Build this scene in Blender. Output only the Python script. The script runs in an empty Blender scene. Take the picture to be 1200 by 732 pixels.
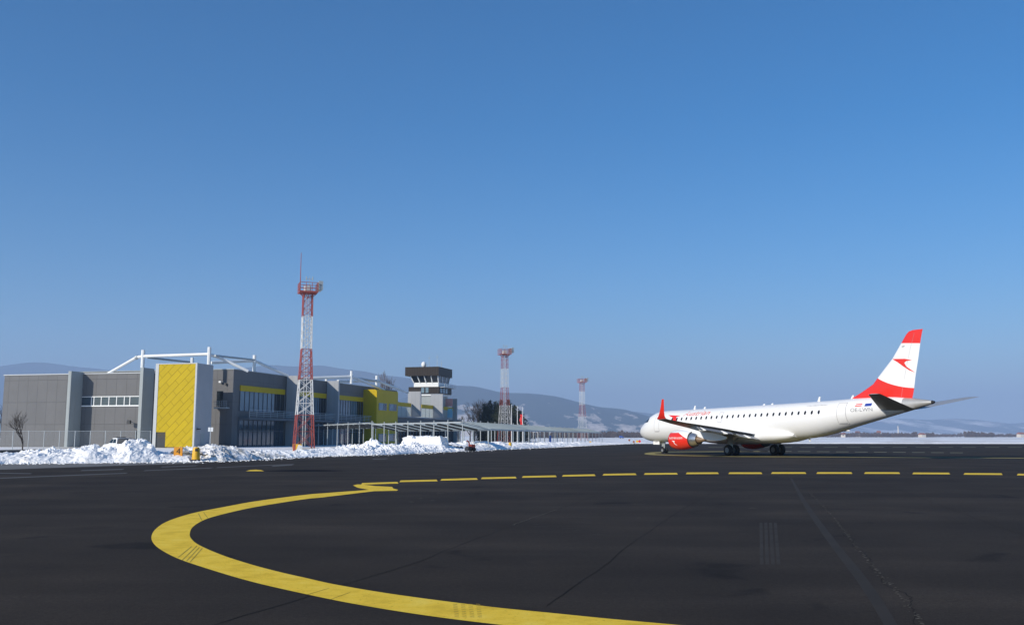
import bpy, bmesh, math, random
from mathutils import Vector, Matrix, noise
random.seed(7)
sc = bpy.context.scene
COL = sc.collection
R = math.radians

# ------------------------------------------------------------------ camera
F, HC, YH, TW, TH = 1108.0, 1.877, 510.6, 1200.0, 732.0
PITCH = math.atan((YH-TH/2)/F)
cam = bpy.data.cameras.new('camera'); camo = bpy.data.objects.new('camera', cam); COL.objects.link(camo)
camo.location = (0, 0, HC); camo.rotation_euler = (math.pi/2+PITCH, 0, 0)
cam.sensor_fit = 'HORIZONTAL'; cam.sensor_width = 36; cam.lens = 36*F/TW
cam.clip_start = 0.1; cam.clip_end = 60000
sc.camera = camo
CA, SA = math.cos(PITCH), math.sin(PITCH)
def ray(px, py):
    x = (px-TW/2)/F; y = (TH/2-py)/F
    return Vector((x, CA-y*SA, SA+y*CA))
CAM = Vector((0, 0, HC))
def ground(px, py, z=0.0):
    r = ray(px, py); return CAM+r*((z-HC)/r.z)
def atdepth(px, py, Y):
    r = ray(px, py); return CAM+r*(Y/r.y)

# ------------------------------------------------------------------ light
SUNV = Vector((-0.913, -0.809, 0.60)).normalized()      # towards the sun
ELEV = math.asin(SUNV.z)
w = bpy.data.worlds.new('World'); sc.world = w; w.use_nodes = True
nt = w.node_tree; nt.nodes.clear()
out = nt.nodes.new('ShaderNodeOutputWorld'); bg = nt.nodes.new('ShaderNodeBackground')
sky = nt.nodes.new('ShaderNodeTexSky'); sky.sky_type = 'NISHITA'; sky.sun_disc = False
sky.sun_elevation = ELEV; sky.sun_rotation = math.atan2(SUNV.x, SUNV.y)
sky.altitude = 200; sky.air_density = 1.0; sky.dust_density = 0.3; sky.ozone_density = 5.0
hs = nt.nodes.new('ShaderNodeHueSaturation'); hs.inputs['Saturation'].default_value = 1.36
nt.links.new(sky.outputs[0], hs.inputs['Color']); nt.links.new(hs.outputs[0], bg.inputs[0]); bg.inputs[1].default_value = 0.108
nt.links.new(bg.outputs[0], out.inputs[0])
sl = bpy.data.lights.new('sun', 'SUN'); sl.energy = 5.0; sl.angle = R(0.5); sl.color = (1.0, 0.925, 0.81)
so = bpy.data.objects.new('sun', sl); COL.objects.link(so)
so.rotation_euler = SUNV.to_track_quat('Z', 'Y').to_euler()
sc.view_settings.view_transform = 'Standard'; sc.view_settings.look = 'None'
sc.view_settings.exposure = 0.12; sc.view_settings.gamma = 1.0; sc.view_settings.use_curve_mapping = False
sc.cycles.volume_bounces = 1; sc.cycles.max_bounces = 8

# ------------------------------------------------------------------ materials
def mat(name, color, rough=0.6, metal=0.0, var=0.0, scale=2.0, bump=0.0, bscale=20.0, spec=0.5, coat=0.0):
    m = bpy.data.materials.new(name); m.use_nodes = True
    n = m.node_tree.nodes; l = m.node_tree.links; b = n['Principled BSDF']
    c = tuple(color)+(1,)
    b.inputs['Base Color'].default_value = c
    b.inputs['Roughness'].default_value = rough; b.inputs['Metallic'].default_value = metal
    b.inputs['Specular IOR Level'].default_value = spec
    b.inputs['Coat Weight'].default_value = coat
    tc = n.new('ShaderNodeTexCoord')
    tx = n.new('ShaderNodeTexNoise'); tx.inputs['Scale'].default_value = scale; tx.inputs['Detail'].default_value = 5
    l.new(tc.outputs['Object'], tx.inputs['Vector'])
    if var > 0:
        mx = n.new('ShaderNodeMix'); mx.data_type = 'RGBA'
        mx.inputs[6].default_value = tuple(x*(1-var) for x in color)+(1,)
        mx.inputs[7].default_value = tuple(min(1, x*(1+var)) for x in color)+(1,)
        l.new(tx.outputs['Fac'], mx.inputs[0]); l.new(mx.outputs[2], b.inputs['Base Color'])
    if bump > 0:
        t2 = n.new('ShaderNodeTexNoise'); t2.inputs['Scale'].default_value = bscale; t2.inputs['Detail'].default_value = 6
        l.new(tc.outputs['Object'], t2.inputs['Vector'])
        bp = n.new('ShaderNodeBump'); bp.inputs['Strength'].default_value = 1.0; bp.inputs['Distance'].default_value = bump
        l.new(t2.outputs['Fac'], bp.inputs['Height']); l.new(bp.outputs[0], b.inputs['Normal'])
    return m
def ramp(n, stops):
    r = n.new('ShaderNodeValToRGB'); e = r.color_ramp.elements
    e[0].position, e[0].color = stops[0][0], tuple(stops[0][1])+(1,)
    e[1].position, e[1].color = stops[-1][0], tuple(stops[-1][1])+(1,)
    for p, c in stops[1:-1]:
        x = e.new(p); x.color = tuple(c)+(1,)
    return r

def asphalt_mat():
    m = bpy.data.materials.new('asphalt'); m.use_nodes = True
    n = m.node_tree.nodes; l = m.node_tree.links; b = n['Principled BSDF']
    b.inputs['Roughness'].default_value = 0.95; b.inputs['Specular IOR Level'].default_value = 0.12
    tc = n.new('ShaderNodeTexCoord')
    mp = n.new('ShaderNodeMapping'); mp.inputs['Rotation'].default_value = (0, 0, R(14)); mp.inputs['Scale'].default_value = (0.03, 0.16, 1)
    l.new(tc.outputs['Object'], mp.inputs[0])
    big = n.new('ShaderNodeTexNoise'); big.inputs['Scale'].default_value = 2.2; big.inputs['Detail'].default_value = 7; big.inputs['Roughness'].default_value = 0.62
    l.new(mp.outputs[0], big.inputs['Vector'])
    pat = n.new('ShaderNodeTexNoise'); pat.inputs['Scale'].default_value = 0.28; pat.inputs['Detail'].default_value = 6
    l.new(tc.outputs['Object'], pat.inputs['Vector'])
    fine = n.new('ShaderNodeTexNoise'); fine.inputs['Scale'].default_value = 55; fine.inputs['Detail'].default_value = 3
    l.new(tc.outputs['Object'], fine.inputs['Vector'])
    r1 = ramp(n, [(0.3, (0.0268, 0.0217, 0.0174)), (0.5, (0.0333, 0.0272, 0.0220)), (0.72, (0.0455, 0.0375, 0.0305))])
    l.new(big.outputs['Fac'], r1.inputs[0])
    r2 = ramp(n, [(0.3, (0.74, 0.74, 0.76)), (0.5, (0.98, 0.98, 0.98)), (0.7, (1.25, 1.23, 1.20))]); l.new(pat.outputs['Fac'], r2.inputs[0])
    r3 = ramp(n, [(0.25, (0.6, 0.6, 0.6)), (0.75, (1.4, 1.4, 1.4))]); l.new(fine.outputs['Fac'], r3.inputs[0])
    m1 = n.new('ShaderNodeMix'); m1.data_type = 'RGBA'; m1.blend_type = 'MULTIPLY'; m1.inputs[0].default_value = 1
    l.new(r1.outputs[0], m1.inputs[6]); l.new(r2.outputs[0], m1.inputs[7])
    m2 = n.new('ShaderNodeMix'); m2.data_type = 'RGBA'; m2.blend_type = 'MULTIPLY'; m2.inputs[0].default_value = 1
    l.new(m1.outputs[2], m2.inputs[6]); l.new(r3.outputs[0], m2.inputs[7])
    mp2 = n.new('ShaderNodeMapping'); mp2.inputs['Rotation'].default_value = (0, 0, R(-28)); l.new(tc.outputs['Object'], mp2.inputs[0])
    lane = n.new('ShaderNodeTexBrick'); lane.inputs['Scale'].default_value = 1; lane.inputs['Brick Width'].default_value = 46; lane.inputs['Row Height'].default_value = 7.5; lane.inputs['Mortar Size'].default_value = 0.015; lane.inputs['Mortar Smooth'].default_value = 1.0
    lane.inputs['Color1'].default_value = (0.95, 0.95, 0.95, 1); lane.inputs['Color2'].default_value = (1.07, 1.07, 1.06, 1); lane.inputs['Mortar'].default_value = (0.8, 0.8, 0.8, 1); l.new(mp2.outputs[0], lane.inputs['Vector'])
    m3 = n.new('ShaderNodeMix'); m3.data_type = 'RGBA'; m3.blend_type = 'MULTIPLY'; m3.inputs[0].default_value = 1; l.new(m2.outputs[2], m3.inputs[6]); l.new(lane.outputs['Color'], m3.inputs[7])
    sp_ = n.new('ShaderNodeTexNoise'); sp_.inputs['Scale'].default_value = 14; sp_.inputs['Detail'].default_value = 8; sp_.inputs['Roughness'].default_value = 0.75; l.new(tc.outputs['Object'], sp_.inputs['Vector'])
    r5 = ramp(n, [(0.3, (0.70, 0.70, 0.70)), (0.5, (0.98, 0.98, 0.98)), (0.66, (1.25, 1.25, 1.25)), (0.75, (1.9, 1.85, 1.8))]); l.new(sp_.outputs['Fac'], r5.inputs[0])
    m4 = n.new('ShaderNodeMix'); m4.data_type = 'RGBA'; m4.blend_type = 'MULTIPLY'; m4.inputs[0].default_value = 1; l.new(m3.outputs[2], m4.inputs[6]); l.new(r5.outputs[0], m4.inputs[7])
    st = n.new('ShaderNodeTexNoise'); st.inputs['Scale'].default_value = 0.55; st.inputs['Detail'].default_value = 7; st.inputs['Distortion'].default_value = 0.6; l.new(tc.outputs['Object'], st.inputs['Vector'])
    r6 = ramp(n, [(0.29, (0.55, 0.55, 0.57)), (0.36, (1, 1, 1)), (0.66, (1, 1, 1)), (0.74, (1.3, 1.29, 1.27))]); l.new(st.outputs['Fac'], r6.inputs[0])
    m5 = n.new('ShaderNodeMix'); m5.data_type = 'RGBA'; m5.blend_type = 'MULTIPLY'; m5.inputs[0].default_value = 1; l.new(m4.outputs[2], m5.inputs[6]); l.new(r6.outputs[0], m5.inputs[7])
    l.new(m5.outputs[2], b.inputs['Base Color'])
    bp = n.new('ShaderNodeBump'); bp.inputs['Distance'].default_value = 0.004; bp.inputs['Strength'].default_value = 0.6
    l.new(fine.outputs['Fac'], bp.inputs['Height']); l.new(bp.outputs[0], b.inputs['Normal'])
    return m
def snow_mat(name, dirt=0.3, dirtcol=(0.42, 0.38, 0.33), scale=1.0):
    m = bpy.data.materials.new(name); m.use_nodes = True
    n = m.node_tree.nodes; l = m.node_tree.links; b = n['Principled BSDF']
    b.inputs['Roughness'].default_value = 0.7; b.inputs['Specular IOR Level'].default_value = 0.3
    tc = n.new('ShaderNodeTexCoord'); tx = n.new('ShaderNodeTexNoise'); tx.inputs['Scale'].default_value = scale; tx.inputs['Detail'].default_value = 8
    l.new(tc.outputs['Object'], tx.inputs['Vector'])
    r = ramp(n, [(0.40, (0.93, 0.93, 0.93)), (0.40+0.35*(1-dirt), (0.91, 0.90, 0.88)), (0.80, dirtcol)])
    l.new(tx.outputs['Fac'], r.inputs[0]); l.new(r.outputs[0], b.inputs['Base Color'])
    t2 = n.new('ShaderNodeTexNoise'); t2.inputs['Scale'].default_value = 3.5; t2.inputs['Detail'].default_value = 8
    l.new(tc.outputs['Object'], t2.inputs['Vector'])
    bp = n.new('ShaderNodeBump'); bp.inputs['Distance'].default_value = 0.12; bp.inputs['Strength'].default_value = 0.8
    l.new(t2.outputs['Fac'], bp.inputs['Height']); l.new(bp.outputs[0], b.inputs['Normal'])
    return m
def field_mat():
    m = bpy.data.materials.new('snow_field'); m.use_nodes = True
    n = m.node_tree.nodes; l = m.node_tree.links; b = n['Principled BSDF']; b.inputs['Roughness'].default_value = 0.8
    tc = n.new('ShaderNodeTexCoord'); mp = n.new('ShaderNodeMapping'); mp.inputs['Scale'].default_value = (0.02, 0.0075, 1)
    l.new(tc.outputs['Object'], mp.inputs[0])
    tx = n.new('ShaderNodeTexNoise'); tx.inputs['Scale'].default_value = 3.0; tx.inputs['Detail'].default_value = 9; tx.inputs['Roughness'].default_value = 0.6
    l.new(mp.outputs[0], tx.inputs['Vector'])
    r = ramp(n, [(0.35, (0.88, 0.89, 0.91)), (0.56, (0.86, 0.86, 0.86)), (0.62, (0.45, 0.40, 0.33)), (0.75, (0.20, 0.17, 0.12))])
    l.new(tx.outputs['Fac'], r.inputs[0]); l.new(r.outputs[0], b.inputs['Base Color'])
    return m
def paint_line_mat():
    m = bpy.data.materials.new('yellow_line_paint'); m.use_nodes = True
    n = m.node_tree.nodes; l = m.node_tree.links; b = n['Principled BSDF']; b.inputs['Roughness'].default_value = 0.9; b.inputs['Specular IOR Level'].default_value = 0.1
    tc = n.new('ShaderNodeTexCoord')
    tx = n.new('ShaderNodeTexNoise'); tx.inputs['Scale'].default_value = 2.2; tx.inputs['Detail'].default_value = 8; tx.inputs['Roughness'].default_value = 0.65
    l.new(tc.outputs['Object'], tx.inputs['Vector'])
    r = ramp(n, [(0.3, (0.66, 0.44, 0.04)), (0.5, (0.84, 0.575, 0.055)), (0.7, (0.87, 0.64, 0.10))])
    l.new(tx.outputs['Fac'], r.inputs[0])
    f = n.new('ShaderNodeTexNoise'); f.inputs['Scale'].default_value = 22; f.inputs['Detail'].default_value = 9; f.inputs['Roughness'].default_value = 0.72; l.new(tc.outputs['Object'], f.inputs['Vector'])
    r3 = ramp(n, [(0.30, (0.25, 0.25, 0.25)), (0.40, (0.95, 0.95, 0.95)), (0.8, (1.05, 1.05, 1.05))]); l.new(f.outputs['Fac'], r3.inputs[0])
    mx = n.new('ShaderNodeMix'); mx.data_type = 'RGBA'; mx.blend_type = 'MULTIPLY'; mx.inputs[0].default_value = 1
    l.new(r.outputs[0], mx.inputs[6]); l.new(r3.outputs[0], mx.inputs[7]); l.new(mx.outputs[2], b.inputs['Base Color'])
    return m
def panel_mat(name, color, bw=3.0, bh=4.0, seam=0.72, rough=0.5, mortar=0.03, diag=False, metal=0.0, fine=True):
    """metal wall cladding with seams, laid out in the building's own metres"""
    m = bpy.data.materials.new(name); m.use_nodes = True
    n = m.node_tree.nodes; l = m.node_tree.links; b = n['Principled BSDF']
    b.inputs['Roughness'].default_value = rough; b.inputs['Metallic'].default_value = metal; b.inputs['Specular IOR Level'].default_value = 0.15
    tc = n.new('ShaderNodeTexCoord'); sp = n.new('ShaderNodeSeparateXYZ'); l.new(tc.outputs['Object'], sp.inputs[0])
    ad = n.new('ShaderNodeMath'); ad.operation = 'ADD'; l.new(sp.outputs[0], ad.inputs[0]); l.new(sp.outputs[1], ad.inputs[1])
    cb = n.new('ShaderNodeCombineXYZ'); l.new(ad.outputs[0], cb.inputs[0]); l.new(sp.outputs[2], cb.inputs[1])
    src = cb.outputs[0]
    if diag:
        mp = n.new('ShaderNodeMapping'); mp.inputs['Rotation'].default_value = (0, 0, R(-44)); l.new(src, mp.inputs[0]); src = mp.outputs[0]
    br = n.new('ShaderNodeTexBrick'); br.inputs['Scale'].default_value = 1.0
    br.inputs['Brick Width'].default_value = bw; br.inputs['Row Height'].default_value = bh
    br.inputs['Mortar Size'].default_value = mortar; br.inputs['Mortar Smooth'].default_value = 0.3
    br.offset = 0.5 if diag else 0.0
    br.inputs['Color1'].default_value = tuple(c*0.97 for c in color)+(1,); br.inputs['Color2'].default_value = tuple(c*1.03 for c in color)+(1,)
    br.inputs['Mortar'].default_value = tuple(c*seam for c in color)+(1,)
    l.new(src, br.inputs['Vector'])
    tx = n.new('ShaderNodeTexNoise'); tx.inputs['Scale'].default_value = 0.35; tx.inputs['Detail'].default_value = 6; l.new(tc.outputs['Object'], tx.inputs['Vector'])
    r = ramp(n, [(0.3, (0.96, 0.96, 0.96)), (0.7, (1.035, 1.035, 1.035))]); l.new(tx.outputs['Fac'], r.inputs[0])
    mx = n.new('ShaderNodeMix'); mx.data_type = 'RGBA'; mx.blend_type = 'MULTIPLY'; mx.inputs[0].default_value = 1
    l.new(br.outputs['Color'], mx.inputs[6]); l.new(r.outputs[0], mx.inputs[7]); l.new(mx.outputs[2], b.inputs['Base Color'])
    bp = n.new('ShaderNodeBump'); bp.inputs['Distance'].default_value = -0.03; bp.inputs['Strength'].default_value = 0.7
    l.new(br.outputs['Fac'], bp.inputs['Height']); l.new(bp.outputs[0], b.inputs['Normal'])
    return m
def hill_mat(name, forest, snowlo, snowhi, sscale, ztop, thr):
    m = bpy.data.materials.new(name); m.use_nodes = True
    n = m.node_tree.nodes; l = m.node_tree.links; b = n['Principled BSDF']; b.inputs['Roughness'].default_value = 1.0; b.inputs['Specular IOR Level'].default_value = 0.0
    tc = n.new('ShaderNodeTexCoord'); tx = n.new('ShaderNodeTexNoise'); tx.inputs['Scale'].default_value = sscale; tx.inputs['Detail'].default_value = 10; tx.inputs['Roughness'].default_value = 0.68
    mpp = n.new('ShaderNodeMapping'); mpp.inputs['Scale'].default_value = (1, .22, 1.2); l.new(tc.outputs['Object'], mpp.inputs[0]); l.new(mpp.outputs[0], tx.inputs['Vector'])
    sp = n.new('ShaderNodeSeparateXYZ'); l.new(tc.outputs['Object'], sp.inputs[0])
    mr = n.new('ShaderNodeMapRange'); mr.inputs[1].default_value = 0; mr.inputs[2].default_value = ztop; mr.inputs[3].default_value = thr; mr.inputs[4].default_value = thr-0.28
    l.new(sp.outputs[2], mr.inputs[0])
    ad = n.new('ShaderNodeMath'); ad.operation = 'ADD'; l.new(tx.outputs['Fac'], ad.inputs[0]); l.new(mr.outputs[0], ad.inputs[1])
    r = ramp(n, [(0.600, forest), (0.612, snowlo), (0.70, snowhi)]); l.new(ad.outputs[0], r.inputs[0]); l.new(r.outputs[0], b.inputs['Base Color'])
    return m
def glass_mat(name, color, rough=0.06, spec=0.8):
    return mat(name, color, rough=rough, spec=spec, var=0.35, scale=0.5)

M = {}
M['asphalt'] = asphalt_mat()
M['line'] = paint_line_mat()
M['faintline'] = mat('worn_pale_paint', (0.13, 0.125, 0.07), 0.9, var=0.35, scale=1.5)
M['thinline'] = mat('thin_yellow_paint', (0.26, 0.21, 0.05), 0.85, var=0.4, scale=0.6)
M['snow'] = snow_mat('clean_snow', 0.25)
M['dirtysnow'] = snow_mat('dirty_snow', 0.95, (0.10, 0.09, 0.07), 1.6)
M['field'] = field_mat()
M['grey'] = panel_mat('grey_cladding', (0.143, 0.143, 0.145), 2.0, 3.9)
M['fin'] = panel_mat('light_grey_cladding', (0.33, 0.36, 0.36), 1.5, 14, seam=0.85)
M['lightgrey'] = panel_mat('pale_grey_cladding', (0.36, 0.37, 0.385), 1.2, 14, seam=0.88)
M['yellow'] = panel_mat('yellow_diagonal_cladding', (0.46, 0.33, 0.004), 2.9, 1.0, seam=0.55, diag=True, mortar=0.035)
M['yellowp'] = panel_mat('yellow_cladding', (0.55, 0.385, 0.004), 1.2, 20, seam=0.8)
M['trim'] = mat('zinc_trim', (0.42, 0.44, 0.45), 0.45, var=0.08)
M['white'] = mat('white_enamel', (0.78, 0.79, 0.78), 0.45, var=0.06, scale=1.5)
M['dark'] = mat('dark_metal', (0.03, 0.032, 0.035), 0.6, var=0.2)
M['brown'] = panel_mat('brown_corrugated_cladding', (0.034, 0.027, 0.022), 0.8, 8, seam=0.6, mortar=0.07)
M['glass'] = glass_mat('dark_glass', (0.035, 0.06, 0.085))
M['bluglass'] = glass_mat('blue_grey_glass', (0.13, 0.20, 0.25), 0.12, 0.7)
M['deepglass'] = glass_mat('deep_glass', (0.012, 0.018, 0.022))
M['steel'] = mat('galvanised_steel', (0.40, 0.43, 0.44), 0.5, metal=0.3, var=0.15)
M['red'] = mat('red_mast_paint', (0.32, 0.060, 0.045), 0.6, var=0.2, scale=3)
M['mwhite'] = mat('white_mast_paint', (0.62, 0.62, 0.60), 0.6, var=0.12, scale=3)
M['bark'] = mat('bark', (0.045, 0.035, 0.028), 0.95, var=0.3, scale=6)
M['needle'] = mat('conifer_needles', (0.028, 0.038, 0.018), 0.9, var=0.5, scale=0.8)
M['twig'] = mat('brown_twigs', (0.12, 0.085, 0.07), 0.95, var=0.3)
M['wood'] = mat('far_wood', (0.085, 0.06, 0.05), 1.0, var=0.5, scale=0.05)
M['bollard'] = mat('yellow_plastic', (0.75, 0.42, 0.02), 0.5, var=0.1, scale=4)
M['signyel'] = mat('amber_sign_face', (0.72, 0.30, 0.02), 0.5, var=0.1, scale=5)
M['black'] = mat('black_rubber', (0.012, 0.012, 0.013), 0.75, var=0.2, scale=5)
M['paint'] = mat('aircraft_white', (0.80, 0.80, 0.79), 0.32, var=0.02, scale=0.6, coat=0.3)
M['apred'] = mat('aircraft_red', (0.75, 0.028, 0.016), 0.32, var=0.03, coat=0.3)
M['wing'] = mat('wing_grey', (0.30, 0.31, 0.33), 0.4, var=0.12, scale=0.8)
M['winglo'] = mat('wing_composite', (0.20, 0.21, 0.22), 0.5, var=0.15, scale=1.2)
M['conemetal'] = mat('tail_cone_metal', (0.50, 0.49, 0.46), 0.4, metal=0.45, var=0.12, scale=2)
M['lemetal'] = mat('bare_metal', (0.62, 0.61, 0.59), 0.28, metal=0.9, var=0.1, scale=3)
M['cone'] = mat('heat_tinted_metal', (0.42, 0.29, 0.19), 0.42, metal=0.7, var=0.2, scale=4)
M['window'] = mat('cabin_window', (0.012, 0.013, 0.016), 0.2)
M['seamgrey'] = mat('seam_grey', (0.40, 0.40, 0.41), 0.6)
M['ink'] = mat('grey_lettering', (0.22, 0.22, 0.23), 0.6)
M['pinkred'] = mat('red_lettering', (0.72, 0.10, 0.07), 0.5)
M['blue'] = mat('flag_blue', (0.015, 0.05, 0.32), 0.5)
M['crack'] = mat('crack_fill', (0.014, 0.013, 0.012), 0.95, spec=0.1)
M['mull'] = mat('grey_blue_frames', (0.10, 0.115, 0.13), 0.6)
M['grit'] = mat('pale_grit', (0.14, 0.125, 0.10), 0.95, var=0.5, scale=8, spec=0.15)
M['dust'] = mat('dusty_concrete', (0.13, 0.128, 0.122), 0.95, var=0.25, scale=0.5)
M['dust2'] = mat('pale_streak', (0.075, 0.074, 0.074), 0.95, var=0.45, scale=0.4)
M['tyremark'] = mat('pale_scuffs', (0.034, 0.0295, 0.0255), 0.95, var=0.45, scale=2.0, spec=0.2)
M['darkpatch'] = mat('dark_patch', (0.009, 0.010, 0.013), 0.95, spec=0.03)
M['plaster'] = mat('pale_plaster', (0.62, 0.58, 0.52), 0.9, var=0.1)
M['tile'] = mat('roof_tile', (0.30, 0.12, 0.08), 0.9, var=0.2)
M['steelred'] = mat('signal_red', (0.70, 0.03, 0.03), 0.5)
M['signblue'] = mat('signal_blue', (0.05, 0.11, 0.38), 0.5)
M['poster'] = mat('pink_poster', (0.62, 0.32, 0.30), 0.6, var=0.5, scale=0.6)
M['posterblue'] = mat('blue_poster', (0.25, 0.55, 0.72), 0.6, var=0.4, scale=0.5)

# translucent canopy sheeting
m = bpy.data.materials.new('canopy_glass'); m.use_nodes = True
n = m.node_tree.nodes; l = m.node_tree.links; b = n['Principled BSDF']
b.inputs['Base Color'].default_value = (0.60, 0.63, 0.60, 1); b.inputs['Roughness'].default_value = 0.5
tr = n.new('ShaderNodeBsdfTranslucent'); tr.inputs[0].default_value = (0.86, 0.89, 0.85, 1)
ms = n.new('ShaderNodeMixShader'); ms.inputs[0].default_value = 0.75
l.new(b.outputs[0], ms.inputs[1]); l.new(tr.outputs[0], ms.inputs[2]); l.new(ms.outputs[0], n['Material Output'].inputs[0])
M['canopy'] = m
# see-through wind screen
m = bpy.data.materials.new('screen_glass'); m.use_nodes = True
n = m.node_tree.nodes; l = m.node_tree.links; b = n['Principled BSDF']
b.inputs['Base Color'].default_value = (0.62, 0.68, 0.66, 1); b.inputs['Roughness'].default_value = 0.3
tr = n.new('ShaderNodeBsdfTransparent'); tr2 = n.new('ShaderNodeBsdfTranslucent'); tr2.inputs[0].default_value = (0.75, 0.8, 0.76, 1)
ms = n.new('ShaderNodeMixShader'); ms.inputs[0].default_value = 0.5; ms2 = n.new('ShaderNodeMixShader'); ms2.inputs[0].default_value = 0.35
l.new(b.outputs[0], ms.inputs[1]); l.new(tr2.outputs[0], ms.inputs[2]); l.new(ms.outputs[0], ms2.inputs[1]); l.new(tr.outputs[0], ms2.inputs[2]); l.new(ms2.outputs[0], n['Material Output'].inputs[0])
M['screen'] = m

# ------------------------------------------------------------------ mesh helpers
class MB:
    def __init__(s): s.v = []; s.f = []; s.m = []; s.mi = 0
    def add(s, vs, fs):
        o = len(s.v); s.v += [tuple(v) for v in vs]; s.f += [tuple(i+o for i in f) for f in fs]; s.m += [s.mi]*len(fs); return s
    def box(s, x0, x1, y0, y1, z0, z1):
        v = [(x, y, z) for z in (z0, z1) for y in (y0, y1) for x in (x0, x1)]
        return s.add(v, [(0, 2, 3, 1), (4, 5, 7, 6), (0, 1, 5, 4), (2, 6, 7, 3), (0, 4, 6, 2), (1, 3, 7, 5)])
    def tube(s, p0, p1, r0, r1=None, n=8, cap=True):
        p0 = Vector(p0); p1 = Vector(p1); r1 = r0 if r1 is None else r1
        d = (p1-p0).normalized(); a = d.orthogonal().normalized(); b = d.cross(a)
        v = []
        for p, r in ((p0, r0), (p1, r1)):
            for i in range(n):
                t = 2*math.pi*i/n; v.append(p+a*math.cos(t)*r+b*math.sin(t)*r)
        f = [(i, (i+1) % n, n+(i+1) % n, n+i) for i in range(n)]
        if cap: f += [tuple(range(n-1, -1, -1)), tuple(range(n, 2*n))]
        return s.add(v, f)
    def path(s, pts, r, n=8):
        for a, b in zip(pts[:-1], pts[1:]): s.tube(a, b, r, n=n)
        return s
    def loft(s, rings, cap=True, closed=True):
        n = len(rings[0]); v = [p for r in rings for p in r]; f = []
        for k in range(len(rings)-1):
            for i in range(n if closed else n-1):
                j = (i+1) % n; f.append((k*n+i, k*n+j, (k+1)*n+j, (k+1)*n+i))
        if cap: f += [tuple(range(n-1, -1, -1)), tuple(range((len(rings)-1)*n, len(rings)*n))]
        return s.add(v, f)
    def prism(s, poly, ax, a0, a1):
        """poly of 2D points extruded along axis ax from a0 to a1"""
        def P(p, a):
            if ax == 0: return (a, p[0], p[1])
            if ax == 1: return (p[0], a, p[1])
            return (p[0], p[1], a)
        n = len(poly); v = [P(p, a0) for p in poly]+[P(p, a1) for p in poly]
        f = [tuple(range(n-1, -1, -1)), tuple(range(n, 2*n))]+[(i, (i+1) % n, n+(i+1) % n, n+i) for i in range(n)]
        return s.add(v, f)
    def build(s, name, mats, parent=None, smooth=False, bevel=0, fixn=True):
        me = bpy.data.meshes.new(name); me.from_pydata([tuple(v) for v in s.v], [], s.f)
        if not isinstance(mats, (list, tuple)): mats = [mats]
        for mm in mats: me.materials.append(M[mm] if isinstance(mm, str) else mm)
        for p, i in zip(me.polygons, s.m): p.material_index = min(i, len(mats)-1); p.use_smooth = smooth
        if fixn:
            bm = bmesh.new(); bm.from_mesh(me); bmesh.ops.recalc_face_normals(bm, faces=bm.faces); bm.to_mesh(me); bm.free()
        o = bpy.data.objects.new(name, me); COL.objects.link(o)
        if parent is not None: o.parent = parent
        if smooth:
            try: me.set_sharp_from_angle(angle=R(40))
            except Exception: pass
        if bevel:
            bv = o.modifiers.new('bevel', 'BEVEL'); bv.width = bevel; bv.segments = 2; bv.limit_method = 'ANGLE'
        return o
def tag(o, label=None, cat=None, group=None, kind=None):
    if label: o['label'] = label
    if cat: o['category'] = cat
    if group: o['group'] = group
    if kind: o['kind'] = kind
    return o
def empty(name, loc, rz, label, cat, group=None):
    o = bpy.data.objects.new(name, None); COL.objects.link(o); o.location = loc; o.rotation_euler = (0, 0, rz)
    o.empty_display_size = 0.5
    return tag(o, label, cat, group)
def copy_tree(o, parent=None):
    c = o.copy(); COL.objects.link(c)
    if parent is not None: c.parent = parent
    for ch in o.children: copy_tree(ch, c)
    return c
def catmull(P, k=6):
    P = [Vector(p) for p in P]; Q = [P[0]]+P+[P[-1]]; out_ = []
    for i in range(1, len(Q)-2):
        for j in range(k):
            t = j/k; a, b, c, d = Q[i-1], Q[i], Q[i+1], Q[i+2]
            out_.append(0.5*((2*b)+(c-a)*t+(2*a-5*b+4*c-d)*t*t+(3*b-a-3*c+d)*t*t*t))
    out_.append(P[-1]); return out_
def interp(x, pts):
    if x <= pts[0][0]: return pts[0][1]
    for (a, fa), (b, fb) in zip(pts[:-1], pts[1:]):
        if x <= b: return fa+(fb-fa)*(x-a)/(b-a)
    return pts[-1][1]
def smooth_interp(x, pts):
    """monotone-ish cubic through pts"""
    n_ = len(pts)
    if x <= pts[0][0]: return pts[0][1]
    if x >= pts[-1][0]: return pts[-1][1]
    for i in range(n_-1):
        if x <= pts[i+1][0]:
            x0, y0 = pts[i]; x1, y1 = pts[i+1]; h = x1-x0
            def sl_(j):
                if j <= 0 or j >= n_-1:
                    a, b = (0, 1) if j <= 0 else (n_-2, n_-1)
                    return (pts[b][1]-pts[a][1])/(pts[b][0]-pts[a][0])
                d0 = (pts[j][1]-pts[j-1][1])/(pts[j][0]-pts[j-1][0]); d1 = (pts[j+1][1]-pts[j][1])/(pts[j+1][0]-pts[j][0])
                return 0 if d0*d1 <= 0 else 2*d0*d1/(d0+d1)
            m0, m1 = sl_(i), sl_(i+1); t = (x-x0)/h
            return (2*t**3-3*t*t+1)*y0+(t**3-2*t*t+t)*h*m0+(-2*t**3+3*t*t)*y1+(t**3-t*t)*h*m1
def text_mesh(txt, size, shear=0.0):
    cu = bpy.data.curves.new('lettering', 'FONT'); cu.body = txt; cu.size = size; cu.shear = shear; cu.resolution_u = 4
    o = bpy.data.objects.new('lettering', cu); COL.objects.link(o)
    dg = bpy.context.evaluated_depsgraph_get(); dg.update()
    me = bpy.data.meshes.new_from_object(o.evaluated_get(dg))
    vs = [v.co.copy() for v in me.vertices]; fs = [tuple(p.vertices) for p in me.polygons]
    bpy.data.objects.remove(o); bpy.data.curves.remove(cu); bpy.data.meshes.remove(me)
    return vs, fs

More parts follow.
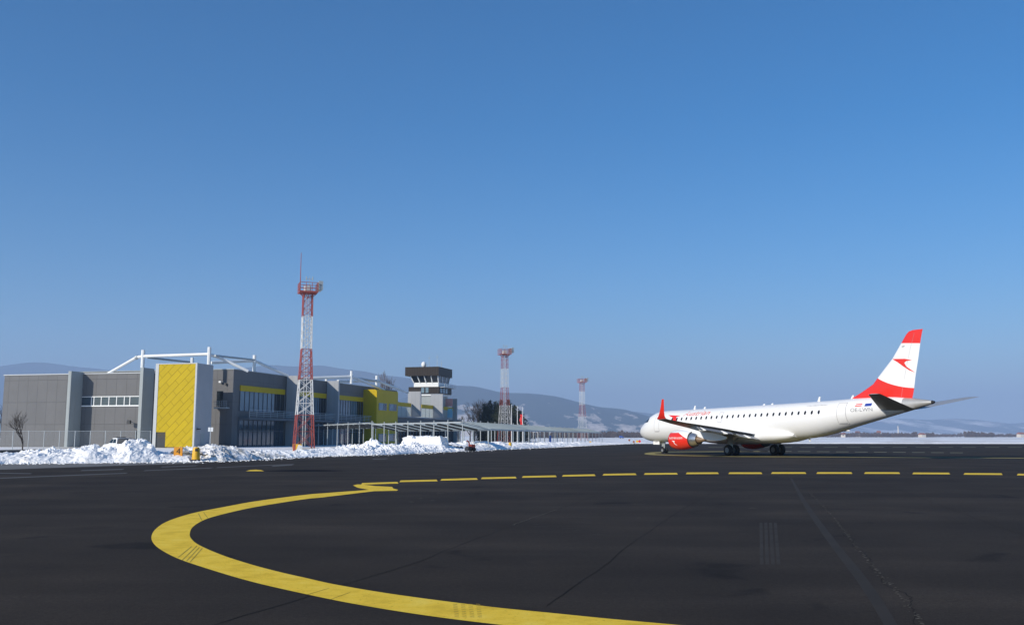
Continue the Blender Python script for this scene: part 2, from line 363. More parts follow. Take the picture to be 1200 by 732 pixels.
# ================================================================== GROUND
def sheet(name, pts, z, m, kind='structure'):
    me = bpy.data.meshes.new(name); bm = bmesh.new()
    bm.faces.new([bm.verts.new((p[0], p[1], z)) for p in pts]); bmesh.ops.triangulate(bm, faces=bm.faces[:])
    bmesh.ops.recalc_face_normals(bm, faces=bm.faces)
    if bm.faces[:][0].normal.z < 0: bmesh.ops.reverse_faces(bm, faces=bm.faces)
    bm.to_mesh(me); bm.free(); me.materials.append(M[m]); o = bpy.data.objects.new(name, me); COL.objects.link(o)
    if kind: o['kind'] = kind
    return o
sheet('snow_ground', [(-17500, -900), (17500, -900), (17500, 17500), (-17500, 17500)], -0.05, 'field')
g = ground
EDGE = [Vector((-120, 17, 0)), Vector((-62, 50, 0)), g(20, 543.2), g(120, 542.2), g(235, 541), g(300, 538.3), g(350, 535.2), g(430, 533.2), g(500, 530.4), g(600, 526), g(660, 523.3), g(700, 521.4), g(740, 519.6)]
ap = [(-160, -40)]+[(p.x, p.y) for p in EDGE]+[(g(1000, 519.6).x, g(1000, 519.6).y), (160, 226), (420, 221), (420, -40)]
sheet('apron', ap, 0.0, 'asphalt')

# lighter dusty strip beside the snow on the left, with pale streaks
def strip(name, pix, m, z, parent=None, kind='structure'):
    return sheet(name, [g(*p) for p in pix], z, m, kind)
strip('dusty_strip', [(-300, 549.5), (-120, 546.0), (20, 543.6), (120, 542.7), (235, 541.6), (244, 542.3), (150, 545), (90, 547), (20, 549.3), (-120, 554.5), (-300, 562)], 'dust', 0.004)
for i, (xa, ya, xb, yb, th) in enumerate([(-60, 553, 38, 554.3, .9), (0, 559.6, 150, 553.6, 1.1), (96, 550.5, 146, 549, 1.2), (170, 550.8, 250, 547.6, .9), (190, 546.5, 232, 545.0, .9), (255, 547.2, 345, 543.3, .8), (320, 545.3, 345, 543.8, 1.3), (438, 537.2, 455, 536.8, 1.0)]):
    strip('pale_streak', [(xa, ya), (xb, yb), (xb-3, yb+th), (xa-2, ya+th)], 'dust2', 0.008)

# the broad yellow taxi line curving through the foreground
outer = [(433, 573.6), (380, 577.5), (360, 579.2), (326.7, 583.3), (293.3, 588), (260, 594.2), (226.7, 600.8), (198.3, 609.7), (183.3, 618.8), (177.5, 628.3), (180.8, 637.5), (193.3, 646.7), (215, 656.7), (260, 671.3), (293.3, 680.8), (326.7, 688.9), (390, 702.5), (440, 711.6), (490, 719.5), (540, 726.3), (597.5, 733), (700, 744), (820, 754)]
inner = [(440, 575), (380, 582.2), (360, 584.2), (326.7, 589.2), (293.3, 594.9), (260, 602.5), (240, 608.6), (226.7, 616.5), (222.5, 624.2), (224.2, 631), (234, 638.7), (260, 650), (293.3, 660.8), (326.7, 669.7), (360, 677.3), (390, 684), (440, 692.7), (490, 700), (540, 706.5), (590, 712.4), (640, 717.3), (720, 725.3), (840, 736)]
def ribbon(name, A, B, m, z, k=6):
    A = catmull([g(*p) for p in A], k); B = catmull([g(*p) for p in B], k)
    mb = MB(); n_ = len(A); v = [(p.x, p.y, z) for p in A]+[(p.x, p.y, z) for p in B]
    mb.add(v, [(i, i+1, n_+i+1, n_+i) for i in range(n_-1)]); o = mb.build(name, m); o['kind'] = 'structure'
    for p in o.data.polygons:
        if p.normal.z < 0: p.flip()
    return o
ribbon('taxi_line', outer, inner, 'line', 0.004)
sheet('taxi_line_joint', [g(*p) for p in [(413.5, 568.4), (419, 567.3), (427, 567.6), (440, 569.2), (459.5, 570.2), (461, 572.2), (466.7, 573.6), (465, 574.7), (440, 575.2), (433, 573.8), (419, 571.2)]], 0.0055, 'line')
DASH = [((424.5, 566.6), (467, 565.3)), ((469.5, 563.6), (513, 562.6)), ((517.5, 561.9), (560, 560.8)), ((565, 560.1), (605.5, 559.2)), ((613, 558.5), (652.5, 557.7)), ((660, 557.2), (698, 556.4)), ((707.5, 555.9), (746, 555.3)), ((756, 555.0), (794.5, 554.7)), ((805, 554.3), (842.5, 554.1)), ((855, 554.1), (893.5, 554.1)), ((905, 553.9), (945, 553.9)), ((958, 553.9), (999, 553.9)), ((1014, 553.9), (1055, 554.0)), ((1070.5, 554.3), (1113.5, 554.5)), ((1130.5, 554.9), (1175, 555.2)), ((1193, 555.7), (1240, 556.2)), ((1260, 556.8), (1310, 557.6))]
for i, (a, b_) in enumerate(DASH):
    t = 0.98
    sheet('dash_mark', [g(a[0], a[1]-t), g(b_[0]-1.5, b_[1]-t), g(b_[0], b_[1]+t), g(a[0]-1.5, a[1]+t)], 0.004, 'line')
# far dashes and the thin lead-in line under the aircraft
for k in range(12):
    x0 = 868+k*22.3; y = 528.2+max(0, k-2)*0.18
    sheet('dash_mark', [g(x0, y), g(x0+15, y+.1), g(x0+15, y+.75), g(x0, y+.65)], 0.004, 'faintline')
for k in range(14):
    x0 = 830+k*27; y = 523.6
    sheet('dash_mark', [g(x0, y), g(x0+17, y), g(x0+17, y+.35), g(x0, y+.35)], 0.004, 'faintline')
A_ = [(900, 528.3), (860, 528.4), (820, 528.6), (785, 528.9), (764, 529.6), (755.3, 531.0), (760, 532.5), (785, 533.5), (830, 534.4), (870, 535.0), (960, 535.4), (1060, 535.9), (1160, 536.5), (1280, 537.5)]
B_ = [(900, 528.9), (860, 529.1), (820, 529.5), (785, 530.0), (772, 530.6), (767, 531.1), (772, 531.8), (795, 532.8), (835, 533.6), (870, 534.2), (960, 534.7), (1060, 535.3), (1160, 535.8), (1280, 536.8)]
ribbon('lead_in_line', A_, B_, 'thinline', 0.004)
# small yellow arc and beside it a long patch simply coloured darker than the asphalt
sheet('yellow_mark', [g(*p) for p in [(288, 551.8), (293, 550.4), (300, 550.0), (306, 550.5), (309.5, 551.8)]], 0.004, 'line')
ribbon('dark_patch', [(306, 551.6), (340, 550.3), (375, 550.3), (405, 551.3)], [(308, 551.8), (340, 552.2), (375, 552.2), (407, 551.5)], 'darkpatch', 0.003)

def wiggle(name, pix, w0, m, z=0.003, jit=0.03, step=0.25, grit=0):
    P = [g(*p) for p in pix]; Q = []
    for a, b_ in zip(P[:-1], P[1:]):
        L = (b_-a).length; k = max(2, int(L/step))
        for i in range(k): Q.append(a+(b_-a)*i/k)
    mb = MB(); n_ = len(Q); v = []
    for i, p in enumerate(Q):
        d = (Q[min(i+1, n_-1)]-Q[max(i-1, 0)]).normalized(); nn = Vector((-d.y, d.x, 0))
        off = noise.noise(Vector((p.x*1.1, p.y*1.1, w0*50)))*jit*3+random.uniform(-jit, jit)*0.5
        ww = w0*.8*(0.35+0.9*abs(noise.noise(Vector((p.x*0.9, p.y*0.9, 5)))))
        v += [p+nn*(off+ww), p+nn*(off-ww)]
    v = [(p[0], p[1], z) for p in v]
    mb.add(v, [(2*i, 2*i+1, 2*i+3, 2*i+2) for i in range(n_-1)])
    if grit:
        for _ in range(grit):
            p = random.choice(Q); r = random.uniform(0.006, 0.016); q = p+Vector((random.gauss(0, .02), random.gauss(0, .05), 0))
            mb.mi = 1
            mb.add([(q.x+r*math.cos(a)*1.5, q.y+r*math.sin(a), z+0.004) for a in (0, 1.3, 2.5, 3.8, 5.1)], [(0, 1, 2, 3, 4)])
    o = mb.build(name, [m, 'grit'] if grit else m, fixn=False); o['kind'] = 'structure'
    for p in o.data.polygons:
        if p.normal.z < 0: p.flip()
wiggle('tar_seam', [(250, 732), (340, 705), (395, 686), (480, 662), (560, 629.5), (625, 607), (700, 580), (757, 560)], 0.016, 'crack', jit=0.02)
wiggle('tar_seam', [(390, 703), (417, 690)], 0.008, 'crack', z=0.0062, jit=0.02)
wiggle('tar_seam', [(359, 697), (395, 685)], 0.010, 'crack', z=0.0062, jit=0.02)
wiggle('pavement_crack', [(948, 576), (978, 607), (1004, 641), (1034, 676), (1061, 704), (1084, 735)], 0.013, 'crack', z=0.0022, jit=0.05, step=0.09, grit=420)
wiggle('grit_seam', [(600, 615), (655, 596)], 0.012, 'grit', z=0.0035, jit=0.03, step=0.2, grit=40)
wiggle('tar_seam', [(640, 710), (700, 668), (745, 633), (800, 596), (850, 568)], 0.012, 'crack', jit=0.01)
wiggle('tar_seam', [(1010, 557), (1090, 587), (1165, 615), (1210, 630)], 0.014, 'crack', jit=0.02)
ribbon('sealed_strip', [(926, 560), (941, 590), (967, 630), (1004, 680), (1038, 735)], [(928, 560), (947, 590), (977, 630), (1018, 680), (1054, 735)], mat('sealed_asphalt', (0.0295, 0.0250, 0.0207), 0.92, var=0.35, scale=1, spec=0.22), 0.0015)
for k in range(4):
    xa, xb = 890+k*5.6, 890.5+k*6.6
    sheet('tyre_scuff', [g(xa, 612), g(xa+3.6, 612), g(xb+4.4, 661), g(xb, 661)], 0.002, 'tyremark')
for k in range(46):
    x, y = random.choice([(505, 582), (540, 577), (860, 598), (700, 620), (610, 575), (835, 612), (1160, 611), (500, 585), (760, 590)])
    x += random.gauss(0, 45); y += random.gauss(0, 9); y = max(y, 562); p = g(x, y); a = random.uniform(0.05, 0.28); b_ = random.uniform(0.012, 0.04)
    sheet('scuff_mark', [(p.x-a, p.y-b_), (p.x+a*.6, p.y-b_*.8), (p.x+a, p.y+b_*.5), (p.x-a*.5, p.y+b_)], 0.0018, 'tyremark' if k % 4 else 'grit')
# dark tyre marks across the painted line
for k, (xa, ya, xb, yb) in enumerate([(213, 656, 230, 639.5), (218, 657.2, 233, 641), (222, 658.5, 236.5, 642), (208, 653, 224, 640), (232, 601.5, 236, 609.5), (238, 600, 243, 607)]):
    mt = 'tyre_rubber'
    if mt not in M: M[mt] = mat('rubber_mark', (0.42, 0.30, 0.05), 0.9, var=0.5, scale=4, spec=0.1)
    sheet('rubber_mark', [g(xa, ya), g(xa+1.2, ya+.3), g(xb+1.2, yb+.3), g(xb, yb)], 0.0058, mt)
for k in range(4):
    for q in range(8):
        x = 531+k*9+q*0.3; y = 707.5+q*2.1
        sheet('rubber_mark', [g(x, y), g(x+5, y+.4), g(x+4.5, y+.9), g(x-.5, y+.5)], 0.0058, 'tyre_rubber')

# ================================================================== SNOW BANKS
def snow_bank(name, path, height, width, m, seed, res=0.13, rough=1.0):
    """path = front edge; bank rises behind it. height/width: functions of the arc length fraction"""
    P = [Vector((p[0], p[1], 0)) for p in path]
    L = [0]
    for a, b_ in zip(P[:-1], P[1:]): L.append(L[-1]+(b_-a).length)
    n_ = int(L[-1]/res); W = width; k_ = int(W/res*1.2)
    mb = MB(); vs = []
    def at(s):
        for i in range(len(P)-1):
            if s <= L[i+1] or i == len(P)-2:
                t = (s-L[i])/(L[i+1]-L[i]); return P[i].lerp(P[i+1], t), (P[i+1]-P[i]).normalized()
    for i in range(n_+1):
        s = L[-1]*i/n_; p, d = at(s); nn = Vector((-d.y, d.x, 0)); h = height(s/L[-1])
        for j in range(k_+1):
            t = j/k_
            q = p+nn*(t*W+0.7*noise.noise(Vector((p.x*.5, p.y*.5, seed)))*(1-t))
            env = math.sin(math.pi*min(1, t*1.9)/2)**0.7 if t < 0.53 else math.cos(math.pi*(t-0.53)/0.47/2)**1.1
            env = max(env, 0)
            z = h*env
            v3 = Vector((q.x, q.y, seed*3.1))
            big = noise.fractal(v3*0.45, 1.0, 2.0, 3)
            lum = noise.voronoi(v3*1.5)[0][0]; lum2 = noise.voronoi(v3*3.6)[0][0]
            z *= 0.80+0.30*big*rough
            hh_ = min(1.0, h)*max(.25, .85+1.3*noise.noise(Vector((q.x*.22, q.y*.22, seed+40))))
            z += env**.6*hh_*((0.42-lum)*0.34+(0.32-lum2)*0.24+(0.25-noise.voronoi(v3*8.0)[0][0])*0.13)*rough
            z += env**.5*noise.noise(v3*9)*0.05
            if j == 0 or j == k_: z = -0.06
            q = q+d*noise.noise(v3*2.2)*0.12+nn*noise.noise(v3*1.9+Vector((9, 2, 1)))*0.16*(0 if j == 0 else 1)
            vs.append((q.x, q.y, max(z, -0.06)))
    c = k_+1
    fs = [(i*c+j, (i+1)*c+j, (i+1)*c+j+1, i*c+j+1) for i in range(n_) for j in range(k_)]
    mb.add(vs, fs); o = mb.build(name, m, smooth=False, fixn=False)
    return o
def epts(a, b_): return [tuple(g(*q)) for q in zip(a, b_)]
LBp = [Vector((-62, 50, 0)), Vector((-44, 60, 0)), g(20, 543.2), g(120, 542.2), g(222, 541)]
def hl(t):
    return interp(t, [(0, .9), (.72, 1.05), (.82, 1.15), (.85, 1.55), (.875, 1.4), (.89, 1.35), (.905, 1.7), (.945, 1.65), (.955, .95), (1, .6)])
tag(snow_bank('snow_bank', LBp, hl, 6.0, 'snow', 1), 'long bright white ploughed snow bank in front of the grey hangar at far left', 'snow bank', 'ploughed snow banks')
MBp = [g(228, 541.0), g(262, 540.3), g(300, 538.3), g(345, 535.6)]
tag(snow_bank('snow_bank', MBp, lambda t: interp(t, [(0, .5), (.12, 1.1), (.3, 1.65), (.45, 1.45), (.6, .9), (.8, .8), (1, .65)]), 6.0, 'dirtysnow', 2), 'dirty brown-flecked snow mound right of the yellow bollard', 'snow bank', 'ploughed snow banks')
RBp = [g(338, 536.2), g(380, 534.2), g(430, 533.2), g(470, 531.8), g(500, 530.4), g(550, 528.2)]
tag(snow_bank('snow_bank', RBp, lambda t: interp(t, [(0, .7), (.2, .75), (.35, 1.0), (.47, 1.6), (.55, 1.15), (.66, .9), (.72, 1.3), (1, .9)]), 6.5, 'snow', 3, rough=1.1), 'white snow bank below the red and white mast and the covered walkway', 'snow bank', 'ploughed snow banks')
FBp = [g(552, 528.2), g(600, 526), g(660, 523.3), g(700, 521.4), g(740, 519.7)]
tag(snow_bank('snow_bank', FBp, lambda t: interp(t, [(0, 1.1), (.1, 1.3), (.3, .9), (.6, .8), (1, .3)]), 7.0, 'snow', 4, res=0.3), 'low lumpy snow bank running past the far walkway towards the aircraft nose', 'snow bank', 'ploughed snow banks')
FRp = [g(745, 519.6), g(1000, 519.6), (160, 226), (300, 223.6)]
tag(snow_bank('snow_bank', FRp, lambda t: .3, 6.0, 'snow', 6, res=0.5, rough=.8), 'thin low snow ridge along the far edge of the apron behind the aircraft', 'snow bank', 'ploughed snow banks')
random.seed(77)
mb = MB(); EP = [Vector((p.x, p.y, 0)) for p in EDGE[1:]]
for _ in range(2600):
    k = random.randrange(len(EP)-1); t = random.random(); a = EP[k].lerp(EP[k+1], t); d = (EP[k+1]-EP[k]).normalized(); nn = Vector((d.y, -d.x, 0))
    dist = min(4.0, random.expovariate(1.4)); q = a+nn*(dist-.3); r = random.uniform(.02, .10)*(1.3 if dist < .6 else .7)
    rr = [Vector((q.x+r*random.uniform(.7, 1.4)*math.cos(an), q.y+r*random.uniform(.7, 1.4)*math.sin(an), 0)) for an in (0, 1.2, 2.5, 3.8, 5.1)]
    tp = [v.lerp(Vector((q.x, q.y, 0)), .45)+Vector((0, 0, r*random.uniform(.5, 1.1))) for v in rr]
    mb.add(rr+tp, [(i, (i+1) % 5, 5+(i+1) % 5, 5+i) for i in range(5)]+[(5, 6, 7, 8, 9)])
mb.build('snow_crumbs', 'snow', fixn=False)['kind'] = 'stuff'
def slush(A, wd0, seed, m, z):
    P_ = []
    for a, b_ in zip(A[:-1], A[1:]):
        L = (b_-a).length; k = max(2, int(L/.35))
        for i in range(k): P_.append((a+(b_-a)*i/k, (b_-a).normalized()))
    v = []
    for p, d in P_:
        nn = Vector((d.y, -d.x, 0)); w_ = max(.05, wd0*(.55+1.0*noise.noise(Vector((p.x*.35, p.y*.35, seed)))+.5*noise.noise(Vector((p.x*1.6, p.y*1.6, seed)))))
        q = p+nn*w_; o_ = p-nn*.6; v += [(o_.x, o_.y, z), (q.x, q.y, z)]
    o = MB().add(v, [(2*i, 2*i+1, 2*i+3, 2*i+2) for i in range(len(P_)-1)]).build('slush', m, fixn=False); o['kind'] = 'structure'
    for p in o.data.polygons:
        if p.normal.z < 0: p.flip()
slush(EP[2:-2], 1.5, 3, 'dust2', 0.010)
slush(EP[2:-2], .55, 8, 'dust', 0.014)
# cut slab of packed snow
a0, a1 = atdepth(471, 520, 119), atdepth(517, 520, 117)
mb = MB(); nx, ny, nz = 56, 20, 20
d = (a1-a0); d.z = 0; Lx = d.length; ux = d.normalized(); uy = Vector((-ux.y, ux.x, 0))
def slab(x, y, z):
    p = Vector((x, y, z)); q = p+Vector((noise.noise(p*.9), noise.noise(p*.9+Vector((7, 0, 0))), noise.noise(p*.9+Vector((0, 7, 0)))))*0.30+Vector((noise.noise(p*3.1+Vector((3, 0, 0))), noise.noise(p*3.1), noise.noise(p*3.1+Vector((0, 3, 0)))))*.16+Vector((0, 0, .10*noise.noise(p*6)))
    return Vector((a0.x, a0.y, 0))+ux*q.x+uy*q.y+Vector((0, 0, q.z))
for (fn, A1, A2) in [(lambda s, t: (s*Lx, 0, t*1.75), nx, nz), (lambda s, t: (s*Lx, t*2, 1.75), nx, ny), (lambda s, t: (0, s*2, t*1.75), ny, nz), (lambda s, t: (Lx, s*2, t*1.75), ny, nz)]:
    vs = [slab(*fn(i/A1, j/A2)) for i in range(A1+1) for j in range(A2+1)]
    mb.add(vs, [(i*(A2+1)+j, (i+1)*(A2+1)+j, (i+1)*(A2+1)+j+1, i*(A2+1)+j+1) for i in range(A1) for j in range(A2)])
tag(mb.build('snow_block', 'snow', smooth=False), 'squared block of packed snow in front of the covered walkway', 'snow block')

# ================================================================== BUILDINGS
KB = 0.24
BV = Vector((KB, 1, 0)).normalized(); AU = Vector((BV.y, -BV.x, 0)); BO = Vector((-50.98, 154.6, 0)); BRZ = -math.atan(KB)
def onA(px, py, v):
    r = ray(px, py); p0 = BO+BV*v; k = (p0-CAM).dot(BV)/r.dot(BV); w_ = CAM+r*k-BO; return w_.dot(AU), w_.z
def onB(px, py, u):
    r = ray(px, py); p0 = BO+AU*u; k = (p0-CAM).dot(AU)/r.dot(AU); w_ = CAM+r*k-BO; return w_.dot(BV), w_.z
def bw(u, v, z=0.0): return BO+AU*u+BV*v+Vector((0, 0, z))
def bempty(name, label, cat, group=None): return empty(name, BO, BRZ, label, cat, group)

# --- hangar on the left
H = bempty('hangar_building', 'large grey clad hangar with two tall fins and a strip of windows, far left', 'building')
HV = 5.6
MB().box(-42.7, -12.6, HV, 42, -0.1, 12.62).build('wall', 'grey', H)
MB().box(-42.85, -12.5, HV-.12, 42.1, 12.62, 12.8).build('roof_edge', 'trim', H)
u1 = onA(77.5, 480, HV-3.1)[0]; u2 = onA(162, 480, HV-3.1)[0]
for u_, ztop in ((u1, 13.0), (u2, 13.35)):
    MB().box(u_, u_+.62, HV-3.1, HV-.003, 0, ztop).build('fin_wall', 'fin', H, bevel=.03)
x0 = onA(92.5, 470, HV)[0]; x1 = onA(162, 470, HV)[0]
zt = onA(120, 464.7, HV)[1]; zb = onA(120, 475, HV)[1]
xa = u1+.66; xb = u2-.25
MB().box(xa, xb, HV-.05, HV-.003, zb, zt).build('strip_window', 'glass', H)
fr = MB(); fr.box(xa, xb, HV-.14, HV-.055, zb-.16, zb+.05); fr.box(xa, xb, HV-.13, HV-.056, zt-.05, zt+.08)
for px in (107.5, 110.5, 119, 128, 137, 146, 152.5):
    uu = onA(px, 470, HV)[0]; fr.box(uu-.07, uu+.07, HV-.12, HV-.057, zb+.052, zt-.052)
fr.build('window_frame', 'white', H)
uu, zz = onA(155, 494, HV)
lm = MB(); lm.tube((uu-.9, HV-.02, zz+.3), (uu, HV-.9, zz+.2), .05); lm.box(uu-.25, uu+.35, HV-1.2, HV-.8, zz-.35, zz+.25); lm.build('floodlight', 'dark', H)
uu = onA(160.2, 500, HV)[0]
MB().box(uu-.05, uu+.05, HV-.13, HV-.01, 0, onA(160, 504, HV)[1]).build('drain_pipe', 'dark', H)

# --- yellow tower
T = bempty('tower_building', 'tall block with yellow herringbone cladding on the front and a plain pale grey side', 'building')
tu0, tu1, tz = -7.65, -.62, 13.72
dn, dz_ = onA(194, 506, 0); dl = onA(184.5, 520, 0)[0]
sh = MB(); sh.box(tu0-.55, tu1+.02, .25, 4.9, 0, tz)
sh.build('wall', 'lightgrey', T)
fa = MB(); fa.prism([(tu0, dz_), (dn, dz_), (dn, 0.1), (tu1-.25, 0.1), (tu1-.25, tz-.1), (tu0, tz-.1)], 1, 0, .247)
fa.build('yellow_front', 'yellow', T)
tr_ = MB(); tr_.box(tu0-.6, tu0-.003, -.05, .24, 0, tz+.05); tr_.box(tu1-.247, tu1+.05, -.05, .24, 0, tz+.05); tr_.box(tu0-.002, tu1-.249, -.05, .24, tz-.097, tz+.05)
tr_.build('corner_trim', 'trim', T)
MB().box(dl-.5, dn-.01, .12, .245, 0.0, dz_-.01).build('doorway', 'deepglass', T)
MB().box(tu1+.025, tu1+.09, 1.9, 2.9, 0.05, 2.3).build('side_door', 'fin', T)
lm = MB(); lm.box(tu1+.02, tu1+.45, .6, 1.1, 2.9, 3.1); lm.build('wall_lamp', 'dark', T)

# --- roof pipe frames (white) as parts of the buildings they stand on
def A3(px, py, v):
    u, z = onA(px, py, v); return (u, v, z)
def B3(px, py, u):
    v, z = onB(px, py, u); return (u, v, z)
rf = MB(); rf.path([A3(126, 438, 9.5), A3(160, 418.6, 9.5), A3(168, 417.3, 9.5), A3(244, 414.8, 9.5)], .27)
rf.build('roof_frame', 'white', H, smooth=True)
po = MB(); a = A3(168, 410, 9.5); po.tube((a[0], a[1], 12.8), a, .33); po.build('roof_post', 'white', H, smooth=True)
a = A3(160, 418.6, 9.5); MB().tube(Vector(a)+Vector((.25, 0, .1)), Vector(a)-Vector((.2, 0, .12)), .36).build('pipe_collar', 'steel', H)
rf = MB(); rf.path([A3(172, 418.6, 12.5), A3(225, 424.5, 24)], .2); rf.build('roof_brace', 'steel', H, smooth=True)

# --- terminal
G = bempty('terminal_building', 'long grey terminal with yellow bands over glazing, projecting fins and a low terrace wing', 'building')
U0 = -.85; ZT = 13.45
bodyv1 = 94.0
MB().box(-32, U0, 12, bodyv1, 0, ZT).build('wall', 'grey', G)
MB().box(-32.1, U0+.12, 11.88, bodyv1, ZT, ZT+.15).build('roof_edge', 'fin', G)
glz = [(14.3, 31.2), (37.0, 50.3), (56.6, 70.9)]
for k, (v0, v1) in enumerate(glz):
    MB().box(U0+.003, U0+.24, v0, v1, 9.85, 10.85).build('yellow_band', 'yellowp', G)
    vm = v0+(v1-v0)*.76
    MB().box(U0+.003, U0+.06, v0, vm, 6.3, 9.845).build('upper_glazing', 'bluglass', G)
    MB().box(U0+.003, U0+.05, vm, v1, 6.3, 9.845).build('upper_glazing', 'deepglass', G)
    MB().box(U0+.003, U0+.06, v0-.3, v1, .1, 4.7).build('lower_glazing', 'glass', G)
    mu = MB(); nm = 10
    for i in range(nm+1):
        vv = v0+(v1-v0)*i/nm; mu.box(U0+.062, U0+.16, vv-.05, vv+.05, 6.3, 9.84); mu.box(U0+.062, U0+.16, vv-.05, vv+.05, .1, 4.69)
    mu.box(U0+.062, U0+.15, v0, v1, 2.7, 2.85)
    mu.build('mullions', 'mull', G)
# fins standing out of the long front
F1 = onA(348, 480, 32)[0]; F2 = onA(396, 480, 50.5)[0]
for v_, ue, zf in ((31.9, F1, 13.6), (50.6, F2, 13.62)):
    MB().box(U0+.13, ue, v_, v_+.6, 0, zf).build('fin_wall', 'lightgrey', G, bevel=.03)
# terrace walkway with railing
wk = MB(); wk.box(U0+.07, U0+2.3, 14.0, 31.85, 4.75, 5.15); wk.box(U0+.07, U0+2.3, 32.55, 50.55, 4.75, 5.15); wk.box(U0+.07, U0+2.3, 51.25, 71.2, 4.75, 5.15); wk.build('walkway_deck', 'mull', G)
rl = MB()
for s0, s1 in ((14.0, 31.8), (32.6, 50.5), (51.3, 71.1)):
    for zz in (5.5, 5.85, 6.2, 6.5): rl.tube((U0+2.25, s0, zz), (U0+2.25, s1, zz), .045, n=6)
    q = s0
    while q < s1: rl.tube((U0+2.25, q, 5.1), (U0+2.25, q, 6.5), .05, n=6); q += 2.6
rl.build('railing', 'steel', G)
# A-facing wall with balcony
ub, zbb = onA(262, 477, 12); ul, zl_ = onA(252.5, 477, 12)
wi = MB(); wi.box(onA(254.5, 460, 12)[0], onA(261.5, 460, 12)[0], 11.94, 11.997, onA(258, 476, 12)[1], onA(258, 458, 12)[1]); wi.build('balcony_door', 'deepglass', G)
ba = MB(); ba.box(ul+.3, onA(269, 478, 12)[0]-.0, 10.95, 11.99, zbb-.25, zbb); ba.build('balcony', 'steel', G)
br = MB()
for zz in (.4, .75, 1.1): br.tube((ul+.3, 11.0, zbb+zz), (onA(269, 478, 12)[0], 11.0, zbb+zz), .03, n=6)
for q in range(8):
    uu = ul+.3+(onA(269, 478, 12)[0]-ul-.3)*q/7; br.tube((uu, 11.0, zbb), (uu, 11.0, zbb+1.1), .025, n=6)
br.build('balcony_railing', 'steel', G)
uu, zz = onA(265, 448.5, 12); lm = MB(); lm.tube((uu-.95, 11.98, zz+.1), (uu-.95, 11.5, zz+.25), .05); lm.box(uu-1.15, uu-.75, 11.45, 11.7, zz+.02, zz+.32); lm.build('floodlight', 'white', G)
lm = MB(); lm.box(uu-.05, uu+.2, 11.7, 11.96, zz-.45, zz-.05); lm.build('wall_camera', 'dark', G)
# yellow block standing out of the front
yu = onA(441.5, 470, 71.4)[0]; yv1 = onB(466.3, 470, yu)[0]; yz = onA(433, 456, 71.4)[1]
MB().box(U0-.2, yu, 71.4, yv1, 0, yz).build('yellow_block', 'yellowp', G)
for (xa, ya, xb, yb) in ((444, 472.3, 452.6, 480.4), (456, 473.4, 464.2, 481), (443.5, 508.5, 452, 517), (455, 508.5, 463.5, 516)):
    va, za = onB(xa, ya, yu); vb, zb_ = onB(xb, yb, yu)
    f_ = MB().box(yu+.003, yu+.10, va-.12, vb+.12, zb_-.1, za+.1).build('window_frame', 'fin', G)
    MB().box(yu+.103, yu+.13, va, va+(vb-va)*.55, zb_, za).build('window_pane', 'bluglass', f_)
    MB().box(yu+.103, yu+.13, va+(vb-va)*.58, vb, zb_, za).build('window_pane', 'deepglass', f_)
# low wing with the open roof terrace
MB().box(-22, U0, bodyv1+.01, 152, 0, 6.7).build('low_wing', 'grey', G)
MB().box(-22, U0+.4, bodyv1+.01, 152.2, 6.705, 7.0).build('low_wing_roof', 'lightgrey', G)
MB().box(U0+.003, U0+.06, yv1+1, 150, .1, 5.2).build('lower_glazing', 'deepglass', G)
mu = MB()
for i in range(26):
    vv = yv1+1+(150-yv1-1)*i/25; mu.box(U0+.062, U0+.2, vv-.14, vv+.14, .1, 5.2)
mu.build('mullions', 'mull', G)
f2 = []
for (xa, xb, yt, v_) in ((478, 493, 458.5, 105.3), (504.7, 519, 461.6, 124.0)):
    ua, zt_ = onA(xa, yt, v_); ub_, _ = onA(xb, yt, v_)
    MB().box(ua, ub_, v_, v_+.7, 7.0, zt_).build('fin_wall', 'lightgrey', G, bevel=.03)
va, _ = onB(531.2, 480, U0)
MB().box(U0-.4, onA(535, 480, va)[0], va, va+.8, 0, onA(533, 467, va)[1]).build('fin_wall', 'fin', G)
for (xa, xb) in ((466.5, 481.6), (494, 507.8), (520, 531)):
    va = onB(xa, 480, U0)[0]; vb = onB(xb, 480, U0)[0]
    if xa < 470: va = bodyv1+.05
    MB().box(U0-.25, U0+.05, va, vb, 9.65, 10.65).build('yellow_band', 'yellowp', G)
    MB().box(U0-.12, U0-.04, va, vb, 7.0, 9.64).build('wind_screen', 'screen', G)
    for q in range(4):
        vv = va+(vb-va)*q/3; MB().box(U0-.2, U0+.02, vv-.08, vv+.08, 7.0, 9.645).build('screen_post', 'steel', G)
# back wall of the terrace (closes the view behind the screens)
MB().box(-14, -13.6, bodyv1+.02, 150, 7.0, 10.2).build('terrace_wall', 'lightgrey', G)
# posters on the terrace
for (xa, ya, xb, yb, v_, m1) in ((494, 464.2, 504, 471, 132, 'posterblue'), (521, 467, 530.3, 476, 138, 'poster'), (521, 478.5, 530, 489, 138, 'posterblue')):
    a = onA(xa, ya, v_); c = onA(xb, yb, v_); MB().box(a[0], c[0], v_, v_+.15, c[1], a[1]).build('poster_panel', m1, G)
